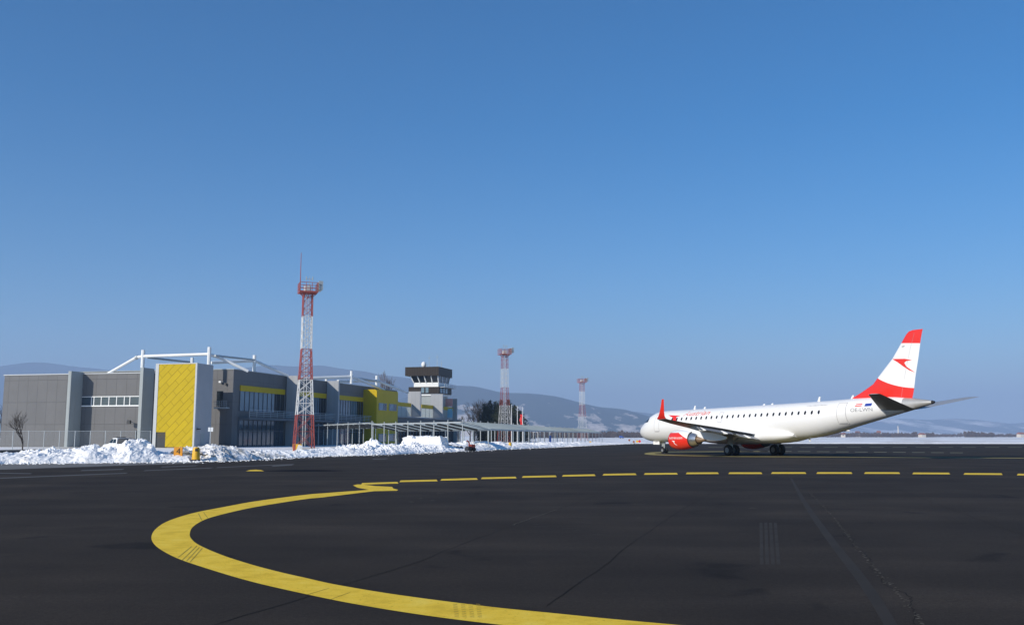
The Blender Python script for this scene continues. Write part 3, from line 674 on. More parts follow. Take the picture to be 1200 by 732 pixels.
# roof pipes over the terminal
def pipes(ptss, r, nm, m='white'):
    mb = MB()
    for P_ in ptss: mb.path(P_, r, 8)
    return mb.build(nm, m, G, smooth=True)
pipes([[A3(244, 414.8, 9.5), A3(256, 418.2, 11), A3(291, 434.8, 13.5)]], .27, 'roof_frame')
pipes([[A3(247.5, 424.8, 16), A3(298, 422.6, 24), A3(303, 424.5, 25), A3(338, 440.3, 29.5)]], .27, 'roof_frame')
pipes([[A3(252, 416.5, 9.6), A3(298, 421.5, 23)]], .18, 'roof_brace', 'steel')
pipes([[A3(345, 443.6, 50), A3(411, 441.2, 60), A3(418, 443, 62), A3(450, 456.6, 80)]], .33, 'roof_frame')
pipes([[A3(396, 446.4, 62), A3(441.5, 445.8, 84), A3(478, 459.8, 97)]], .33, 'roof_frame')
pipes([[A3(411, 441.6, 60), A3(441.5, 446.5, 84)]], .2, 'roof_brace', 'steel')
for p, base in ((A3(245.6, 406.5, 9.5), 12.8), (A3(225.5, 419, 22), 13.4), (A3(298.4, 416, 24), 13.5), (A3(412, 434.5, 60), 13.5), (A3(382.5, 443.6, 60), 13.5), (A3(441.5, 440, 84), 13.5)):
    MB().tube((p[0], p[1], base), p, .33).build('roof_post', 'white', G, smooth=True)

# --- control tower
CT = bempty('control_tower', 'control tower with slanted dark cab windows under a brown slab roof', 'control tower')
cv = 128.0
def CA3(px, py): return onA(px, py, cv)
l0, zt0 = CA3(474.8, 430); r0, _ = CA3(514.2, 430); zb0 = CA3(495, 440)[1]
bu = onB(530, 432, r0)[0]-cv
MB().box(l0, r0, cv, cv+bu, zb0, zt0).build('roof_slab', 'brown', CT)
# slanted cab
lt, _ = CA3(480, 441); rt, _ = CA3(512.0, 441); lb, zcb = CA3(482.5, 447.6); rb, _ = CA3(511.5, 447.6)
s_ = .9
def ring(u0_, u1_, v0_, v1_, z): return [(u0_, v0_, z), (u1_, v0_, z), (u1_, v1_, z), (u0_, v1_, z)]
zw = CA3(495, 447.6)[1]; zw2 = CA3(495, 453)[1]
c2 = MB(); c2.loft([ring(lb, rb, cv+1.9, cv+bu-1.9, zw), ring(lt, rt, cv+.9, cv+bu-.9, zb0-.01)]); c2.build('cab_glazing', 'deepglass', CT)
MB().box(lb, rb, cv+1.9, cv+bu-1.9, zw2, zw-.01).build('cab_wall', 'white', CT)
for q in range(5):
    t = q/4; MB().tube((lb+(rb-lb)*t, cv+1.87, zw), (lt+(rt-lt)*t, cv+.87, zb0-.02), .2, n=4).build('cab_mullion', 'white', CT)
for q in range(1, 4):
    t = q/3; MB().tube((rb+.03, cv+1.9+(bu-3.8)*t, zw), (rt+.03, cv+.9+(bu-1.8)*t, zb0-.02), .2, n=4).build('cab_mullion', 'white', CT)
lr_, z3 = CA3(478, 453.2); rr_, _ = CA3(514, 453.2); z4 = CA3(495, 460.8)[1]
MB().box(lr_, rr_, cv+.6, cv+bu-.6, z4, z3).build('brown_band', 'brown', CT)
for xa in (493, 498): a = CA3(xa, 455)[0]; MB().box(a, a+.9, cv+.54, cv+.597, z4+.2, z3-.2).build('band_window', 'bluglass', CT)
for q in range(3): MB().box(rr_+.003, rr_+.06, cv+1.6+q*2.6, cv+3.4+q*2.6, z4+.2, z3-.2).build('band_window', 'bluglass', CT)
MB().box(lr_+.5, rr_-.5, cv+1.0, cv+bu-1.0, CA3(495, 463.4)[1], z4-.01).build('white_band', 'white', CT)
MB().box(lr_+1, rr_-1, cv+1.4, cv+bu-1.4, 0, CA3(495, 463.4)[1]-.01).build('shaft', 'fin', CT)
ra = MB()
for zz in (.5, 1.0): ra.tube((rb+2.2, cv+1, zw2+zz), (rb+2.2, cv+bu-1, zw2+zz), .05, n=6)
for q in range(7): ra.tube((rb+2.2, cv+1+(bu-2)*q/6, zw2), (rb+2.2, cv+1+(bu-2)*q/6, zw2+1), .05, n=6)
ra.box(rb+.01, rb+2.3, cv+1, cv+bu-1, zw2-.15, zw2); ra.build('cab_balcony', 'steel', CT)
do = MB(); a, z_ = CA3(491.5, 427.5); rg = []
for k in range(9):
    an = math.pi*k/8; rr = .75*math.sin(an)+.001; rg.append([(a+rr*math.cos(2*math.pi*i/14), cv+4+rr*math.sin(2*math.pi*i/14), zt0+.95-.95*math.cos(an)) for i in range(14)])
do.loft(rg); do.build('radome', 'white', CT, smooth=True)
for xa, yt in ((498, 414.5), (507.5, 413.5), (512.5, 421), (495, 423)):
    a, z_ = CA3(xa, yt); MB().tube((a, cv+4, zt0), (a, cv+4, z_), .07, .03, 6).tube((a-.4, cv+4, z_-.9), (a+.4, cv+4, z_-.9), .04, n=6).build('antenna', 'steel', CT)

# ================================================================== COVERED WALKWAY
def canopy(p0, p1, zf, zb_, wd, label, colspc, seed=0):
    p0 = Vector(p0); p1 = Vector(p1); d = p1-p0; L = d.length; rz = math.atan2(d.y, d.x)
    E_ = empty('covered_walkway', (p0.x, p0.y, 0), rz, label, 'covered walkway', 'glass roofed walkways beside the terminal')
    nb = int(L/3.3)
    rf_ = MB()
    for i in range(nb):
        x0 = L*i/nb+.02; x1 = L*(i+1)/nb-.02
        rf_.prism([(0, zf), (wd, zb_), (wd, zb_+.04), (0, zf+.04)], 0, x0, x1)
    rf_.build('glass_roof', 'canopy', E_)
    bm_ = MB()
    bm_.box(0, L, -.05, .05, zf-.16, zf-.005); bm_.box(0, L, wd-.05, wd+.05, zb_-.22, zb_-.005)
    for i in range(nb+1):
        x = L*i/nb; bm_.tube((x, 0, zf-.1), (x, wd, zb_-.12), .07, n=4)
    bm_.build('roof_beams', 'steel', E_)
    for i in range(0, nb):
        x = L*i/nb; bk = MB(); bk.tube((x+.1, wd*.03, zf-.2), (x+1.7, wd*.8, zb_-.12), .15, n=5); 0 and bk.add([(x+.3, wd*.12, zf-.22), (x+1.1, wd*.12, zf-.22), (x+2.6, wd*.8, zb_+.0), (x+1.8, wd*.8, zb_+.0), (x+.3, wd*.12, zf-.34), (x+1.1, wd*.12, zf-.34), (x+2.6, wd*.8, zb_-.12), (x+1.8, wd*.8, zb_-.12)], [(0, 1, 2, 3), (7, 6, 5, 4), (0, 4, 5, 1), (1, 5, 6, 2), (2, 6, 7, 3), (3, 7, 4, 0)]); bk.build('bracket', 'dark', E_)
    k = 0; nc = int(L/colspc)
    for i in range(nc+1):
        x = L*i/nc
        MB().tube((x, .25, 0), (x, .25, zf+.30), .075, n=8).build('column', 'steel', E_)
        MB().tube((x, wd-.2, 0), (x, wd-.2, zb_-.2), .07, n=8).build('column', 'steel', E_)
    return E_
canopy((-40.5, 190), (-22.3, 150), 3.95, 3.35, 3.2, 'first part of the glass roofed walkway, starting at the terminal door behind the tall mast', 6.5)
canopy((-22.0, 149.3), (-6.8, 127), 3.75, 2.8, 4.6, 'nearest part of the glass roofed walkway, behind the cut block of snow', 3.8)
canopy((-7.2, 148), (6.0, 213), 4.05, 2.95, -3.9, 'middle part of the glass roofed walkway, below the dark conifers', 5.5)
canopy((6.1, 213.5), (23.5, 292), 3.95, 2.95, -3.9, 'farthest part of the glass roofed walkway, ending at the third mast', 7.0)

# ================================================================== LIGHTING MASTS
def mast(px, Y, zplat, bwid, twid, bands, label, whip=0, rz=.35, lw=.075):
    p = atdepth(px, 500, Y); E_ = empty('floodlight_mast', (p.x, p.y, 0), rz, label, 'floodlight mast', 'red and white lattice floodlight masts')
    def hw(z): return (bwid+(twid-bwid)*min(1, z/(zplat*.62)))/2 if z < zplat*.62 else (twid-(twid*.06)*(z-zplat*.62)/(zplat*.38))/2
    for z0, z1, c in bands:
        mb = MB(); m_ = 'red' if c else 'mwhite'
        for sx, sy in ((-1, -1), (1, -1), (1, 1), (-1, 1)): mb.tube((sx*hw(z0), sy*hw(z0), z0), (sx*hw(z1), sy*hw(z1), z1), lw*1.0, n=6, cap=False)
        cell = max(1, round((z1-z0)/((hw(z0)+hw(z1))*.8)))
        for i in range(cell):
            a = z0+(z1-z0)*i/cell; b_ = z0+(z1-z0)*(i+1)/cell; ha, hb = hw(a), hw(b_)
            for q in range(4):
                c0 = ((-1, -1), (1, -1), (1, 1), (-1, 1))[q]; c1 = ((1, -1), (1, 1), (-1, 1), (-1, -1))[q]
                mb.tube((c0[0]*ha, c0[1]*ha, a), (c1[0]*hb, c1[1]*hb, b_), lw*.55, n=5, cap=False)
                mb.tube((c1[0]*ha, c1[1]*ha, a), (c0[0]*hb, c0[1]*hb, b_), lw*.55, n=5, cap=False)
                mb.tube((c0[0]*hb, c0[1]*hb, b_), (c1[0]*hb, c1[1]*hb, b_), lw*.5, n=5, cap=False)
        mb.build('red_lattice' if c else 'white_lattice', m_, E_)
    ld = MB(); ld.tube((-.2, 0, .3), (-.2, 0, zplat), .05, n=5); ld.tube((.2, 0, .3), (.2, 0, zplat), .05, n=5); ld.build('ladder', 'mwhite', E_)
    pw = twid*.86+.12
    pl = MB(); pl.box(-pw, pw, -pw, pw, zplat, zplat+.16)
    for q in range(8):
        a = math.pi*q/4; pl.tube((math.cos(a)*twid*.4, math.sin(a)*twid*.4, zplat-.7), (math.cos(a)*pw, math.sin(a)*pw, zplat), .06, n=5)
    pl.build('platform', 'red', E_)
    rl_ = MB()
    cs = [(-pw, -pw), (pw, -pw), (pw, pw), (-pw, pw), (-pw, -pw)]
    for zz in (.6, 1.1, 1.55):
        for a, b_ in zip(cs[:-1], cs[1:]): rl_.tube((a[0], a[1], zplat+zz), (b_[0], b_[1], zplat+zz), .045, n=5)
    for a, b_ in zip(cs[:-1], cs[1:]):
        for q in range(3): t = q/3; rl_.tube((a[0]+(b_[0]-a[0])*t, a[1]+(b_[1]-a[1])*t, zplat), (a[0]+(b_[0]-a[0])*t, a[1]+(b_[1]-a[1])*t, zplat+1.55), .045, n=5)
    rl_.build('railing', 'red', E_)
    for q in range(4):
        zz = zplat+.5+(q % 2)*.75; yy = -pw*.6+(q//2)*pw*1.1
        f_ = MB(); f_.box(pw+.15, pw+.75, yy-.4, yy+.4, zz, zz+.65); f_.tube((pw, yy, zz+.3), (pw+.2, yy, zz+.3), .06); o_ = f_.build('floodlight', 'steel', E_)
        MB().box(pw+.753, pw+.79, yy-.34, yy+.34, zz+.06, zz+.59).build('lamp_glass', 'white', o_)
    MB().box(-.6, .4, -pw*.5, pw*.3, zplat+.3, zplat+1.1).build('control_box', 'mwhite', E_)
    an = MB(); an.tube((.2, 0, zplat+.3), (.2, 0, zplat+2.8), .05, .03, 6); an.tube((-.3, 0, zplat+2.3), (.7, 0, zplat+2.3), .04, n=5); an.tube((-.3, 0, zplat+2.1), (-.3, 0, zplat+2.7), .08, n=6); an.tube((.7, 0, zplat+2.1), (.7, 0, zplat+2.7), .08, n=6); an.build('wind_sensor', 'steel', E_)
    if whip: MB().tube((-pw, -pw, zplat), (-pw, -pw, zplat+whip), .075, .04, 6).build('whip_antenna', 'red', E_)
    return E_
def zat(py, Y): return atdepth(600, py, Y).z
Y1, Y2_, Y3_ = 149.0, 262.0, 398.0
mast(356.4, Y1, zat(343.5, Y1), 2.95, 1.5, [(0, zat(486, Y1), 1), (zat(486, Y1), zat(445, Y1), 0), (zat(445, Y1), zat(409, Y1), 1), (zat(409, Y1), zat(371, Y1), 0), (zat(371, Y1), zat(345, Y1), 1)], 'nearest and tallest red and white lattice mast, with a red whip antenna on its platform', whip=6.2)
mast(591.3, Y2_, zat(415.5, Y2_), 3.2, 1.6, [(0, zat(498, Y2_), 1), (zat(498, Y2_), zat(475, Y2_), 0), (zat(475, Y2_), zat(454, Y2_), 1), (zat(454, Y2_), zat(432, Y2_), 0), (zat(432, Y2_), zat(416.5, Y2_), 1)], 'middle lattice mast standing in front of the dark conifers', lw=.05)
mast(682.5, Y3_, zat(448, Y3_), 3.2, 1.7, [(0, zat(506, Y3_), 1), (zat(506, Y3_), zat(488, Y3_), 0), (zat(488, Y3_), zat(474.5, Y3_), 1), (zat(474.5, Y3_), zat(458.5, Y3_), 0), (zat(458.5, Y3_), zat(448.8, Y3_), 1)], 'farthest and smallest lattice mast, at the end of the walkway before the hill', lw=.045)

# ================================================================== AIRCRAFT
YAW = -.505; DN = Vector((math.sin(YAW), math.cos(YAW), 0))
AC = empty('airliner', (14.911, 109.335, 0), math.atan2(DN.y, DN.x), 'white twin engine airliner with red and white tail parked on the apron', 'airplane')
def SV(s, t, z): return (-s, t, z)     # station aft of the nose, offset to port, height
def zo(s): return .016*(s-16)
TOP = [(0, 2.62), (.12, 2.86), (.4, 3.12), (.9, 3.47), (1.6, 3.86), (2.2, 4.22), (3.0, 4.58), (4.0, 4.77), (5.5, 4.82), (8, 4.80), (20, 4.79), (28, 4.82), (31, 4.87), (34, 4.84), (36.4, 4.62), (38.0, 4.40), (38.65, 4.28)]
BOT = [(0, 2.58), (.12, 2.32), (.4, 2.05), (.9, 1.80), (1.6, 1.60), (2.6, 1.46), (4, 1.41), (6, 1.40), (20, 1.40), (23.5, 1.42), (26, 1.55), (28.5, 1.92), (31, 2.48), (34, 3.10), (36.4, 3.60), (38.0, 3.95), (38.65, 4.10)]
HWD = [(0, .02), (.12, .28), (.4, .56), (.9, .86), (1.6, 1.14), (2.6, 1.38), (4, 1.50), (6, 1.53), (22, 1.53), (26, 1.52), (29, 1.40), (32, 1.10), (34.5, .78), (36.4, .50), (38.0, .25), (38.65, .08)]
def fus(s):
    a = smooth_interp(s, TOP)+zo(s); b_ = smooth_interp(s, BOT)+zo(s); return a, b_, smooth_interp(s, HWD)
def fuspt(s, ang, off=0.0):
    a, b_, h = fus(s); zc = (a+b_)/2; rz = (a-b_)/2
    return SV(s, (h+off)*math.sin(ang), zc+(rz+off)*math.cos(ang))
def sidept(s, z, off=.012, side=1):
    a, b_, h = fus(s); zc = (a+b_)/2; rz = (a-b_)/2
    q = max(0.02, 1-((z-zc)/rz)**2); return SV(s, side*(h*math.sqrt(q)+off), z)
ss = [0, .05, .12, .25, .4, .65, .9, 1.25, 1.6, 1.9, 2.2, 2.6, 3, 3.5, 4, 4.75, 5.5]+[6+i for i in range(31)]
NS = 56
rings = [[fuspt(s, 2*math.pi*i/NS) for i in range(NS)] for s in ss]
MB().loft(rings).build('fuselage', 'paint', AC, smooth=True)
rings = [[fuspt(s, 2*math.pi*i/NS, .006) for i in range(NS)] for s in (35.95, 36.2, 36.7, 37.2, 37.7, 38.1, 38.45)]
MB().loft(rings).build('tail_cone', 'conemetal', AC, smooth=True)
rings = [[fuspt(38.44, 2*math.pi*i/20, .02) for i in range(20)], [fuspt(38.66, 2*math.pi*i/20, 0) for i in range(20)]]
MB().loft(rings).build('exhaust_pipe', 'black', AC)
# wing-body fairing
rings = []
for s in [11.2, 11.8, 12.6, 13.6, 15, 17, 19, 21, 22.4, 23.3, 24.0, 24.5]:
    t = (s-11.2)/(24.5-11.2); e = max(0.0, 1-abs(2*t-1)**3.2)**.5
    zt_ = 2.0+.62*e+zo(s); zb_ = 1.62-.55*e+zo(s); hw_ = 1.15+.83*e
    zc = (zt_+zb_)/2; rz = (zt_-zb_)/2+.02
    rings.append([SV(s, hw_*(abs(math.sin(a))**.75)*(1 if math.sin(a) >= 0 else -1), zc+rz*(abs(math.cos(a))**.9)*(1 if math.cos(a) >= 0 else -1)) for a in [2*math.pi*i/32 for i in range(32)]])
MB().loft(rings).build('belly_fairing', 'paint', AC, smooth=True)
def decal(name, pts2, m, side=1, off=.014, parent=AC, sub=True):
    """polygon of (s,z) points laid on the fuselage side"""
    bm = bmesh.new(); bm.faces.new([bm.verts.new((p[0], p[1], 0)) for p in pts2]); bmesh.ops.triangulate(bm, faces=bm.faces[:])
    if sub: bmesh.ops.subdivide_edges(bm, edges=bm.edges[:], cuts=3, use_grid_fill=True)
    mb = MB(); mb.add([sidept(v.co.x, v.co.y, off, side) for v in bm.verts], [tuple(v.index for v in f.verts) for f in (bm.verts.index_update() or bm.faces)]); bm.free()
    return mb.build(name, m, parent)
# cabin windows
for side in (1, -1):
    s = 7.3; k = 0
    while s < 28.6:
        zc = 3.79+zo(s)
        pts = [(s+.125*math.cos(a), zc+.185*math.sin(a)) for a in [2*math.pi*i/12 for i in range(12)]]
        decal('cabin_window', pts, 'window', side, .012, sub=False); s += .792; k += 1
    for (sa, sb, zt_, zb_) in ((4.25, 5.1, 4.18, 2.38), (29.85, 30.75, 4.72, 2.93), (14.7, 15.25, 4.25, 3.25)):
        o_ = MB(); wln = .022
        for (pa, pb) in (((sa, zb_), (sb, zb_)), ((sb, zb_), (sb, zt_)), ((sb, zt_), (sa, zt_)), ((sa, zt_), (sa, zb_))):
            n_ = 10; P_ = []
            for i in range(n_+1):
                s_, z_ = pa[0]+(pb[0]-pa[0])*i/n_, pa[1]+(pb[1]-pa[1])*i/n_
                P_.append(Vector(sidept(s_, z_, .004, side)))
            o_.path(P_, wln*(.8 if sa < 20 else 1), 5)
        o_.build('door_outline', 'seamgrey', AC)
    decal('door_sill', [(4.3, 2.40), (5.05, 2.40), (5.0, 2.33), (4.35, 2.33)], 'ink', side)
    decal('door_sill', [(29.95, 2.97), (30.65, 2.97), (30.65, 2.91), (29.95, 2.91)], 'ink', side)
    decal('cockpit_window', [(2.05, 3.33), (2.9, 3.42), (2.85, 3.86), (2.35, 3.80)], 'window', side, .01)
    decal('cockpit_window', [(1.45, 3.28), (1.95, 3.32), (2.25, 3.79), (1.8, 3.74)], 'window', side, .01)
for s0, s1 in ((1.32, 1.75),):
    mb = MB()
    for sg in (1, -1):
        mb.add([fuspt(1.28, sg*.06, .012), fuspt(1.36, sg*.62, .012), fuspt(1.98, sg*.52, .012), fuspt(1.9, sg*.05, .012)], [(0, 1, 2, 3)])
    mb.build('windscreen', 'window', AC)
# titles
def side_text(txt, s0, s1, z0, z1, m, name, shear=0.0, side=1, off=.016):
    vs, fs = text_mesh(txt, 1.0, shear)
    x0 = min(v.x for v in vs); x1 = max(v.x for v in vs); y0 = 0; y1 = max(v.y for v in vs)
    P_ = []
    for v in vs:
        s = s0+(v.x-x0)/(x1-x0)*(s1-s0); z = z0+(v.y-y0)/(y1-y0)*(z1-z0)
        P_.append(sidept(s, z+zo(s), off, side))
    return MB().add(P_, fs).build(name, m, AC, fixn=False)
side_text('Austrian', 8.9, 13.1, 4.09, 4.55, 'pinkred', 'title_lettering', .35)
side_text('OE-LWN', 31.25, 33.35, 3.68, 3.98, 'ink', 'registration_lettering')
side_text('A Star Alliance Member', 26.2, 28.6, 4.36, 4.46, 'seamgrey', 'small_lettering')
# arrow emblem on the forward fuselage
decal('arrow_emblem', [(6.3, 4.13), (8.55, 4.03), (7.9, 3.92), (8.0, 3.62), (8.4, 3.30), (9.1, 3.02), (8.3, 3.05), (7.5, 3.45), (7.25, 3.85)], 'apred', 1, .011)
fl = MB()
o_ = decal('austrian_flag', [(31.65, 4.36), (32.3, 4.39), (32.35, 4.62), (31.7, 4.58)], 'apred', 1, .013)
decal('flag_stripe', [(31.66, 4.44), (32.32, 4.47), (32.33, 4.54), (31.68, 4.51)], 'paint', 1, .017, parent=o_)
decal('european_flag', [(32.6, 4.36), (33.25, 4.38), (33.3, 4.62), (32.65, 4.60)], 'blue', 1, .013)
# antennas
for s, h in ((9.2, .38), (10.8, .2), (19.5, .12), (20.6, .12), (26.5, .42), (30.3, .3)):
    a = fus(s)[0]; MB().prism([(-s, a-.03), (-s-.3, a-.03), (-s-.38, a+h), (-s-.22, a+h)], 1, -.03, .03).build('blade_antenna', 'paint', AC)
for s in (8.0, 21.8, 25.2):
    a = fus(s)[1]; MB().prism([(-s, a+.03), (-s-.25, a+.03), (-s-.3, a-.25), (-s-.18, a-.25)], 1, -.02, .02).build('blade_antenna', 'paint', AC)

def airfoil(le, te, thick, n=14):
    """closed outline of (s, dz) between le and te"""
    up = []; lo = []
    for i in range(n+1):
        x = .5-.5*math.cos(math.pi*i/n); y = 5*thick*(.2969*math.sqrt(x)-.126*x-.3516*x*x+.2843*x**3-.1015*x**4)
        up.append((le+(te-le)*x, y)); lo.append((le+(te-le)*x, -y*.8))
    return up+lo[-2:0:-1]
WST = [(0.0, 13.0, 20.4, 1.95, .95), (1.5, 13.9, 20.4, 2.0, .90), (3.2, 14.85, 20.45, 2.18, .66), (5.0, 15.95, 20.65, 2.42, .50), (8, 17.5, 21.0, 2.76, .34), (11, 19.0, 21.35, 3.06, .24), (13.1, 20.1, 21.6, 3.32, .17), (13.5, 20.35, 21.65, 3.40, .14)]
def mkwing(side):
    rg = []
    for (t, le, te, z, th) in WST:
        rg.append([SV(p[0], side*t, z+p[1]*(te-le)) for p in airfoil(le, te, th/(te-le))])
    W = MB().loft(rg).build('wing', 'wing', AC, smooth=True)
    # winglet
    wl = [(13.5, 20.35, 21.67, 3.41, .14, 0), (13.67, 20.78, 21.70, 3.60, .11, .5), (13.79, 21.15, 21.78, 3.97, .08, 1), (13.9, 21.47, 21.92, 4.5, .06, 1), (14.02, 21.78, 22.06, 5.08, .04, 1)]
    rg = []
    for (t, le, te, z, th, v) in wl:
        A = []
        for (s, dy) in airfoil(le, te, th/(te-le)):
            dd = dy*(te-le); A.append(SV(s, side*(t-dd*v), z+dd*(1-v)))
        rg.append(A)
    MB().loft(rg).build('winglet', 'apred', W, smooth=True)
    # leading edge slat metal
    rg = []
    for (t, le, te, z, th) in WST[2:]:
        c = te-le; pts = [p for p in airfoil(le-.02, te, (th+.02)/c) if p[0] < le+.1*c]
        ups = [p for p in pts if p[1] >= 0]; los = [p for p in pts if p[1] < 0]
        pts = ([q for q in reversed(los)] if False else []) or (sorted(ups, key=lambda p: -p[0])+sorted(los, key=lambda p: p[0]))
        rg.append([SV(p[0], side*t, z+p[1]*c) for p in pts])
    if len({len(r) for r in rg}) == 1: MB().loft(rg, cap=False, closed=False).build('leading_edge', 'lemetal', W, smooth=True)
    # flaps, slightly lowered
    for (ta, tb) in ((1.9, 4.4), (5.1, 9.6)):
        rg = []
        for t in (ta, tb):
            te = interp(t, [(a[0], a[2]) for a in WST]); z = interp(t, [(a[0], a[3]) for a in WST]); c = .9 if t > 5 else 1.15
            rg.append([SV(te-c*.55+p[0], side*t, z-.10-p[0]*.35+p[1]) for p in airfoil(0, c, .11)])
        MB().loft(rg).build('flap', 'wing', W, smooth=True)
    for (t, ln) in ((3.4, 2.6), (6.5, 2.5), (9.2, 2.1)):
        te = interp(t, [(a[0], a[2]) for a in WST]); z = interp(t, [(a[0], a[3]) for a in WST]); rg = []
        for (q, r) in ((-1.6, .03), (-1.2, .10), (-.5, .16), (.1, .15), (.6, .09), (.95, .03)):
            rg.append([SV(te+q*ln/2.6, side*t+r*.75*math.cos(a), z-.38-.12*q+r*1.1*math.sin(a)) for a in [2*math.pi*i/12 for i in range(12)]])
        MB().loft(rg).build('flap_fairing', 'paint', W, smooth=True)
    return W
for sd in (1, -1): mkwing(sd)

# nacelle paint: red with a white upper rear corner, split by a real slanted edge
nm = bpy.data.materials.new('nacelle_paint'); nm.use_nodes = True; n = nm.node_tree.nodes; l = nm.node_tree.links; b = n['Principled BSDF']
b.inputs['Roughness'].default_value = .3; b.inputs['Coat Weight'].default_value = .3
tc = n.new('ShaderNodeTexCoord'); sp = n.new('ShaderNodeSeparateXYZ'); l.new(tc.outputs['Object'], sp.inputs[0])
m1_ = n.new('ShaderNodeMath'); m1_.operation = 'MULTIPLY_ADD'; l.new(sp.outputs[0], m1_.inputs[0]); m1_.inputs[1].default_value = -.45; m1_.inputs[2].default_value = -.45*13.75-2.05
a1_ = n.new('ShaderNodeMath'); a1_.operation = 'ADD'; l.new(m1_.outputs[0], a1_.inputs[0]); l.new(sp.outputs[2], a1_.inputs[1])
g1_ = n.new('ShaderNodeMath'); g1_.operation = 'GREATER_THAN'; l.new(a1_.outputs[0], g1_.inputs[0]); g1_.inputs[1].default_value = 0
mx = n.new('ShaderNodeMix'); mx.data_type = 'RGBA'; mx.inputs[6].default_value = (.75, .03, .016, 1); mx.inputs[7].default_value = (.8, .8, .79, 1)
g2_ = n.new('ShaderNodeMath'); g2_.operation = 'GREATER_THAN'; l.new(sp.outputs[2], g2_.inputs[0]); g2_.inputs[1].default_value = 2.2
g3_ = n.new('ShaderNodeMath'); g3_.operation = 'MAXIMUM'; l.new(g1_.outputs[0], g3_.inputs[0]); l.new(g2_.outputs[0], g3_.inputs[1]); l.new(g3_.outputs[0], mx.inputs[0]); l.new(mx.outputs[2], b.inputs['Base Color'])
def mkengine(side):
    tc_, zc = 4.75*side, 1.50
    E_ = MB()
    def rings_(prof): return [[SV(s, tc_+r*math.cos(a), zc+r*math.sin(a)+dz) for a in [2*math.pi*i/32 for i in range(32)]] for s, r, dz in prof]
    prof = [(12.7, .70, 0), (12.1, .70, 0), (11.88, .74, 0), (11.80, .81, 0), (11.90, .88, 0), (12.2, .95, 0), (12.8, 1.0, .0), (13.5, .99, .02), (14.2, .90, .04), (14.75, .79, .05), (14.72, .74, .05), (14.2, .76, .05)]
    N_ = E_.loft(rings_(prof), cap=False).build('engine', nm, AC, smooth=True)
    f_ = MB(); f_.loft(rings_([(12.65, .70, 0), (12.68, .01, 0)]), cap=False); f_.build('fan', 'dark', N_)
    MB().loft(rings_([(12.2, .01, 0), (12.4, .16, 0), (12.66, .24, 0)]), cap=False).build('spinner', 'dark', N_, smooth=True)
    MB().loft(rings_([(11.87, .735, 0), (11.79, .81, 0), (11.91, .892, 0)]), cap=False).build('intake_lip', 'lemetal', N_, smooth=True)
    MB().loft(rings_([(14.3, .70, .05), (14.78, .72, .05), (15.2, .66, .05), (15.62, .52, .05), (15.6, .47, .05), (15.2, .45, .05)]), cap=False).build('exhaust_nozzle', 'lemetal', N_, smooth=True)
    MB().loft(rings_([(14.76, .785, .05), (14.80, .77, .05), (14.80, .70, .05)]), cap=False).build('fan_duct', 'black', N_)
    MB().loft(rings_([(15.1, .42, .05), (15.6, .36, .05), (16.2, .22, .05), (16.8, .05, .05)]), cap=True).build('exhaust_cone', 'cone', N_, smooth=True)
    # pylon
    rg = []
    for (s, zt_, zb_, h) in ((12.6, 2.52, 2.40, .06), (13.4, 2.62, 2.25, .16), (14.6, 2.62, 2.15, .2), (15.6, 2.5, 1.85, .2), (16.6, 2.35, 1.60, .2), (17.8, 2.2, 1.42, .22), (18.9, 2.0, 1.45, .18), (19.6, 1.8, 1.62, .05)):
        rg.append([SV(s, tc_-h, zb_), SV(s, tc_+h, zb_), SV(s, tc_+h*.8, zt_), SV(s, tc_-h*.8, zt_)])
    MB().loft(rg).build('pylon', 'paint', N_)
    # lettering on the outboard face
    vs, fs = text_mesh('austrian.com', 1.0)
    x0 = min(v.x for v in vs); x1 = max(v.x for v in vs); y1 = max(v.y for v in vs); P_ = []
    for v in vs:
        q = (v.x-x0)/(x1-x0); s = (12.15+q*2.0) if side > 0 else (14.15-q*2.0); z = 1.56+v.y/y1*.24+.03
        r = interp(s, [(a[0], a[1]) for a in prof[4:10]])+.012
        P_.append(SV(s, tc_+side*math.sqrt(max(.01, r*r-(z-zc)**2)), z))
    MB().add(P_, fs).build('engine_lettering', 'white', N_, fixn=False)
    P_ = []
    for (s, z) in ((12.6, 1.42), (13.15, 1.40), (13.0, 1.33), (13.05, 1.15), (13.3, .9), (12.95, 1.1), (12.85, 1.3)):
        r = interp(s, [(a[0], a[1]) for a in prof[4:10]])+.013
        P_.append(SV(s, tc_+side*math.sqrt(max(.01, r*r-(z-zc)**2)), z))
    MB().add(P_, [tuple(range(7))]).build('engine_emblem', 'white', N_, fixn=False)
for sd in (1, -1): mkengine(sd)

# fin with its three bands (real paint zones in aircraft metres)
fm = bpy.data.materials.new('fin_paint'); fm.use_nodes = True; n = fm.node_tree.nodes; l = fm.node_tree.links; b = n['Principled BSDF']
b.inputs['Roughness'].default_value = .3; b.inputs['Coat Weight'].default_value = .3
tc = n.new('ShaderNodeTexCoord'); sp = n.new('ShaderNodeSeparateXYZ'); l.new(tc.outputs['Object'], sp.inputs[0])
def mth(op, a, b_=None, c=None):
    q = n.new('ShaderNodeMath'); q.operation = op
    for i, x in enumerate((a, b_, c)):
        if x is None: continue
        if isinstance(x, (int, float)): q.inputs[i].default_value = x
        else: l.new(x, q.inputs[i])
    return q.outputs[0]
ds = mth('ADD', sp.outputs[0], 37.3); zq = mth('MULTIPLY_ADD', mth('MULTIPLY', ds, ds), .063, 5.74)
lowr = mth('LESS_THAN', sp.outputs[2], zq)
zu = mth('MULTIPLY_ADD', sp.outputs[0], .085, 9.49+35.8*.085); hir = mth('GREATER_THAN', sp.outputs[2], zu)
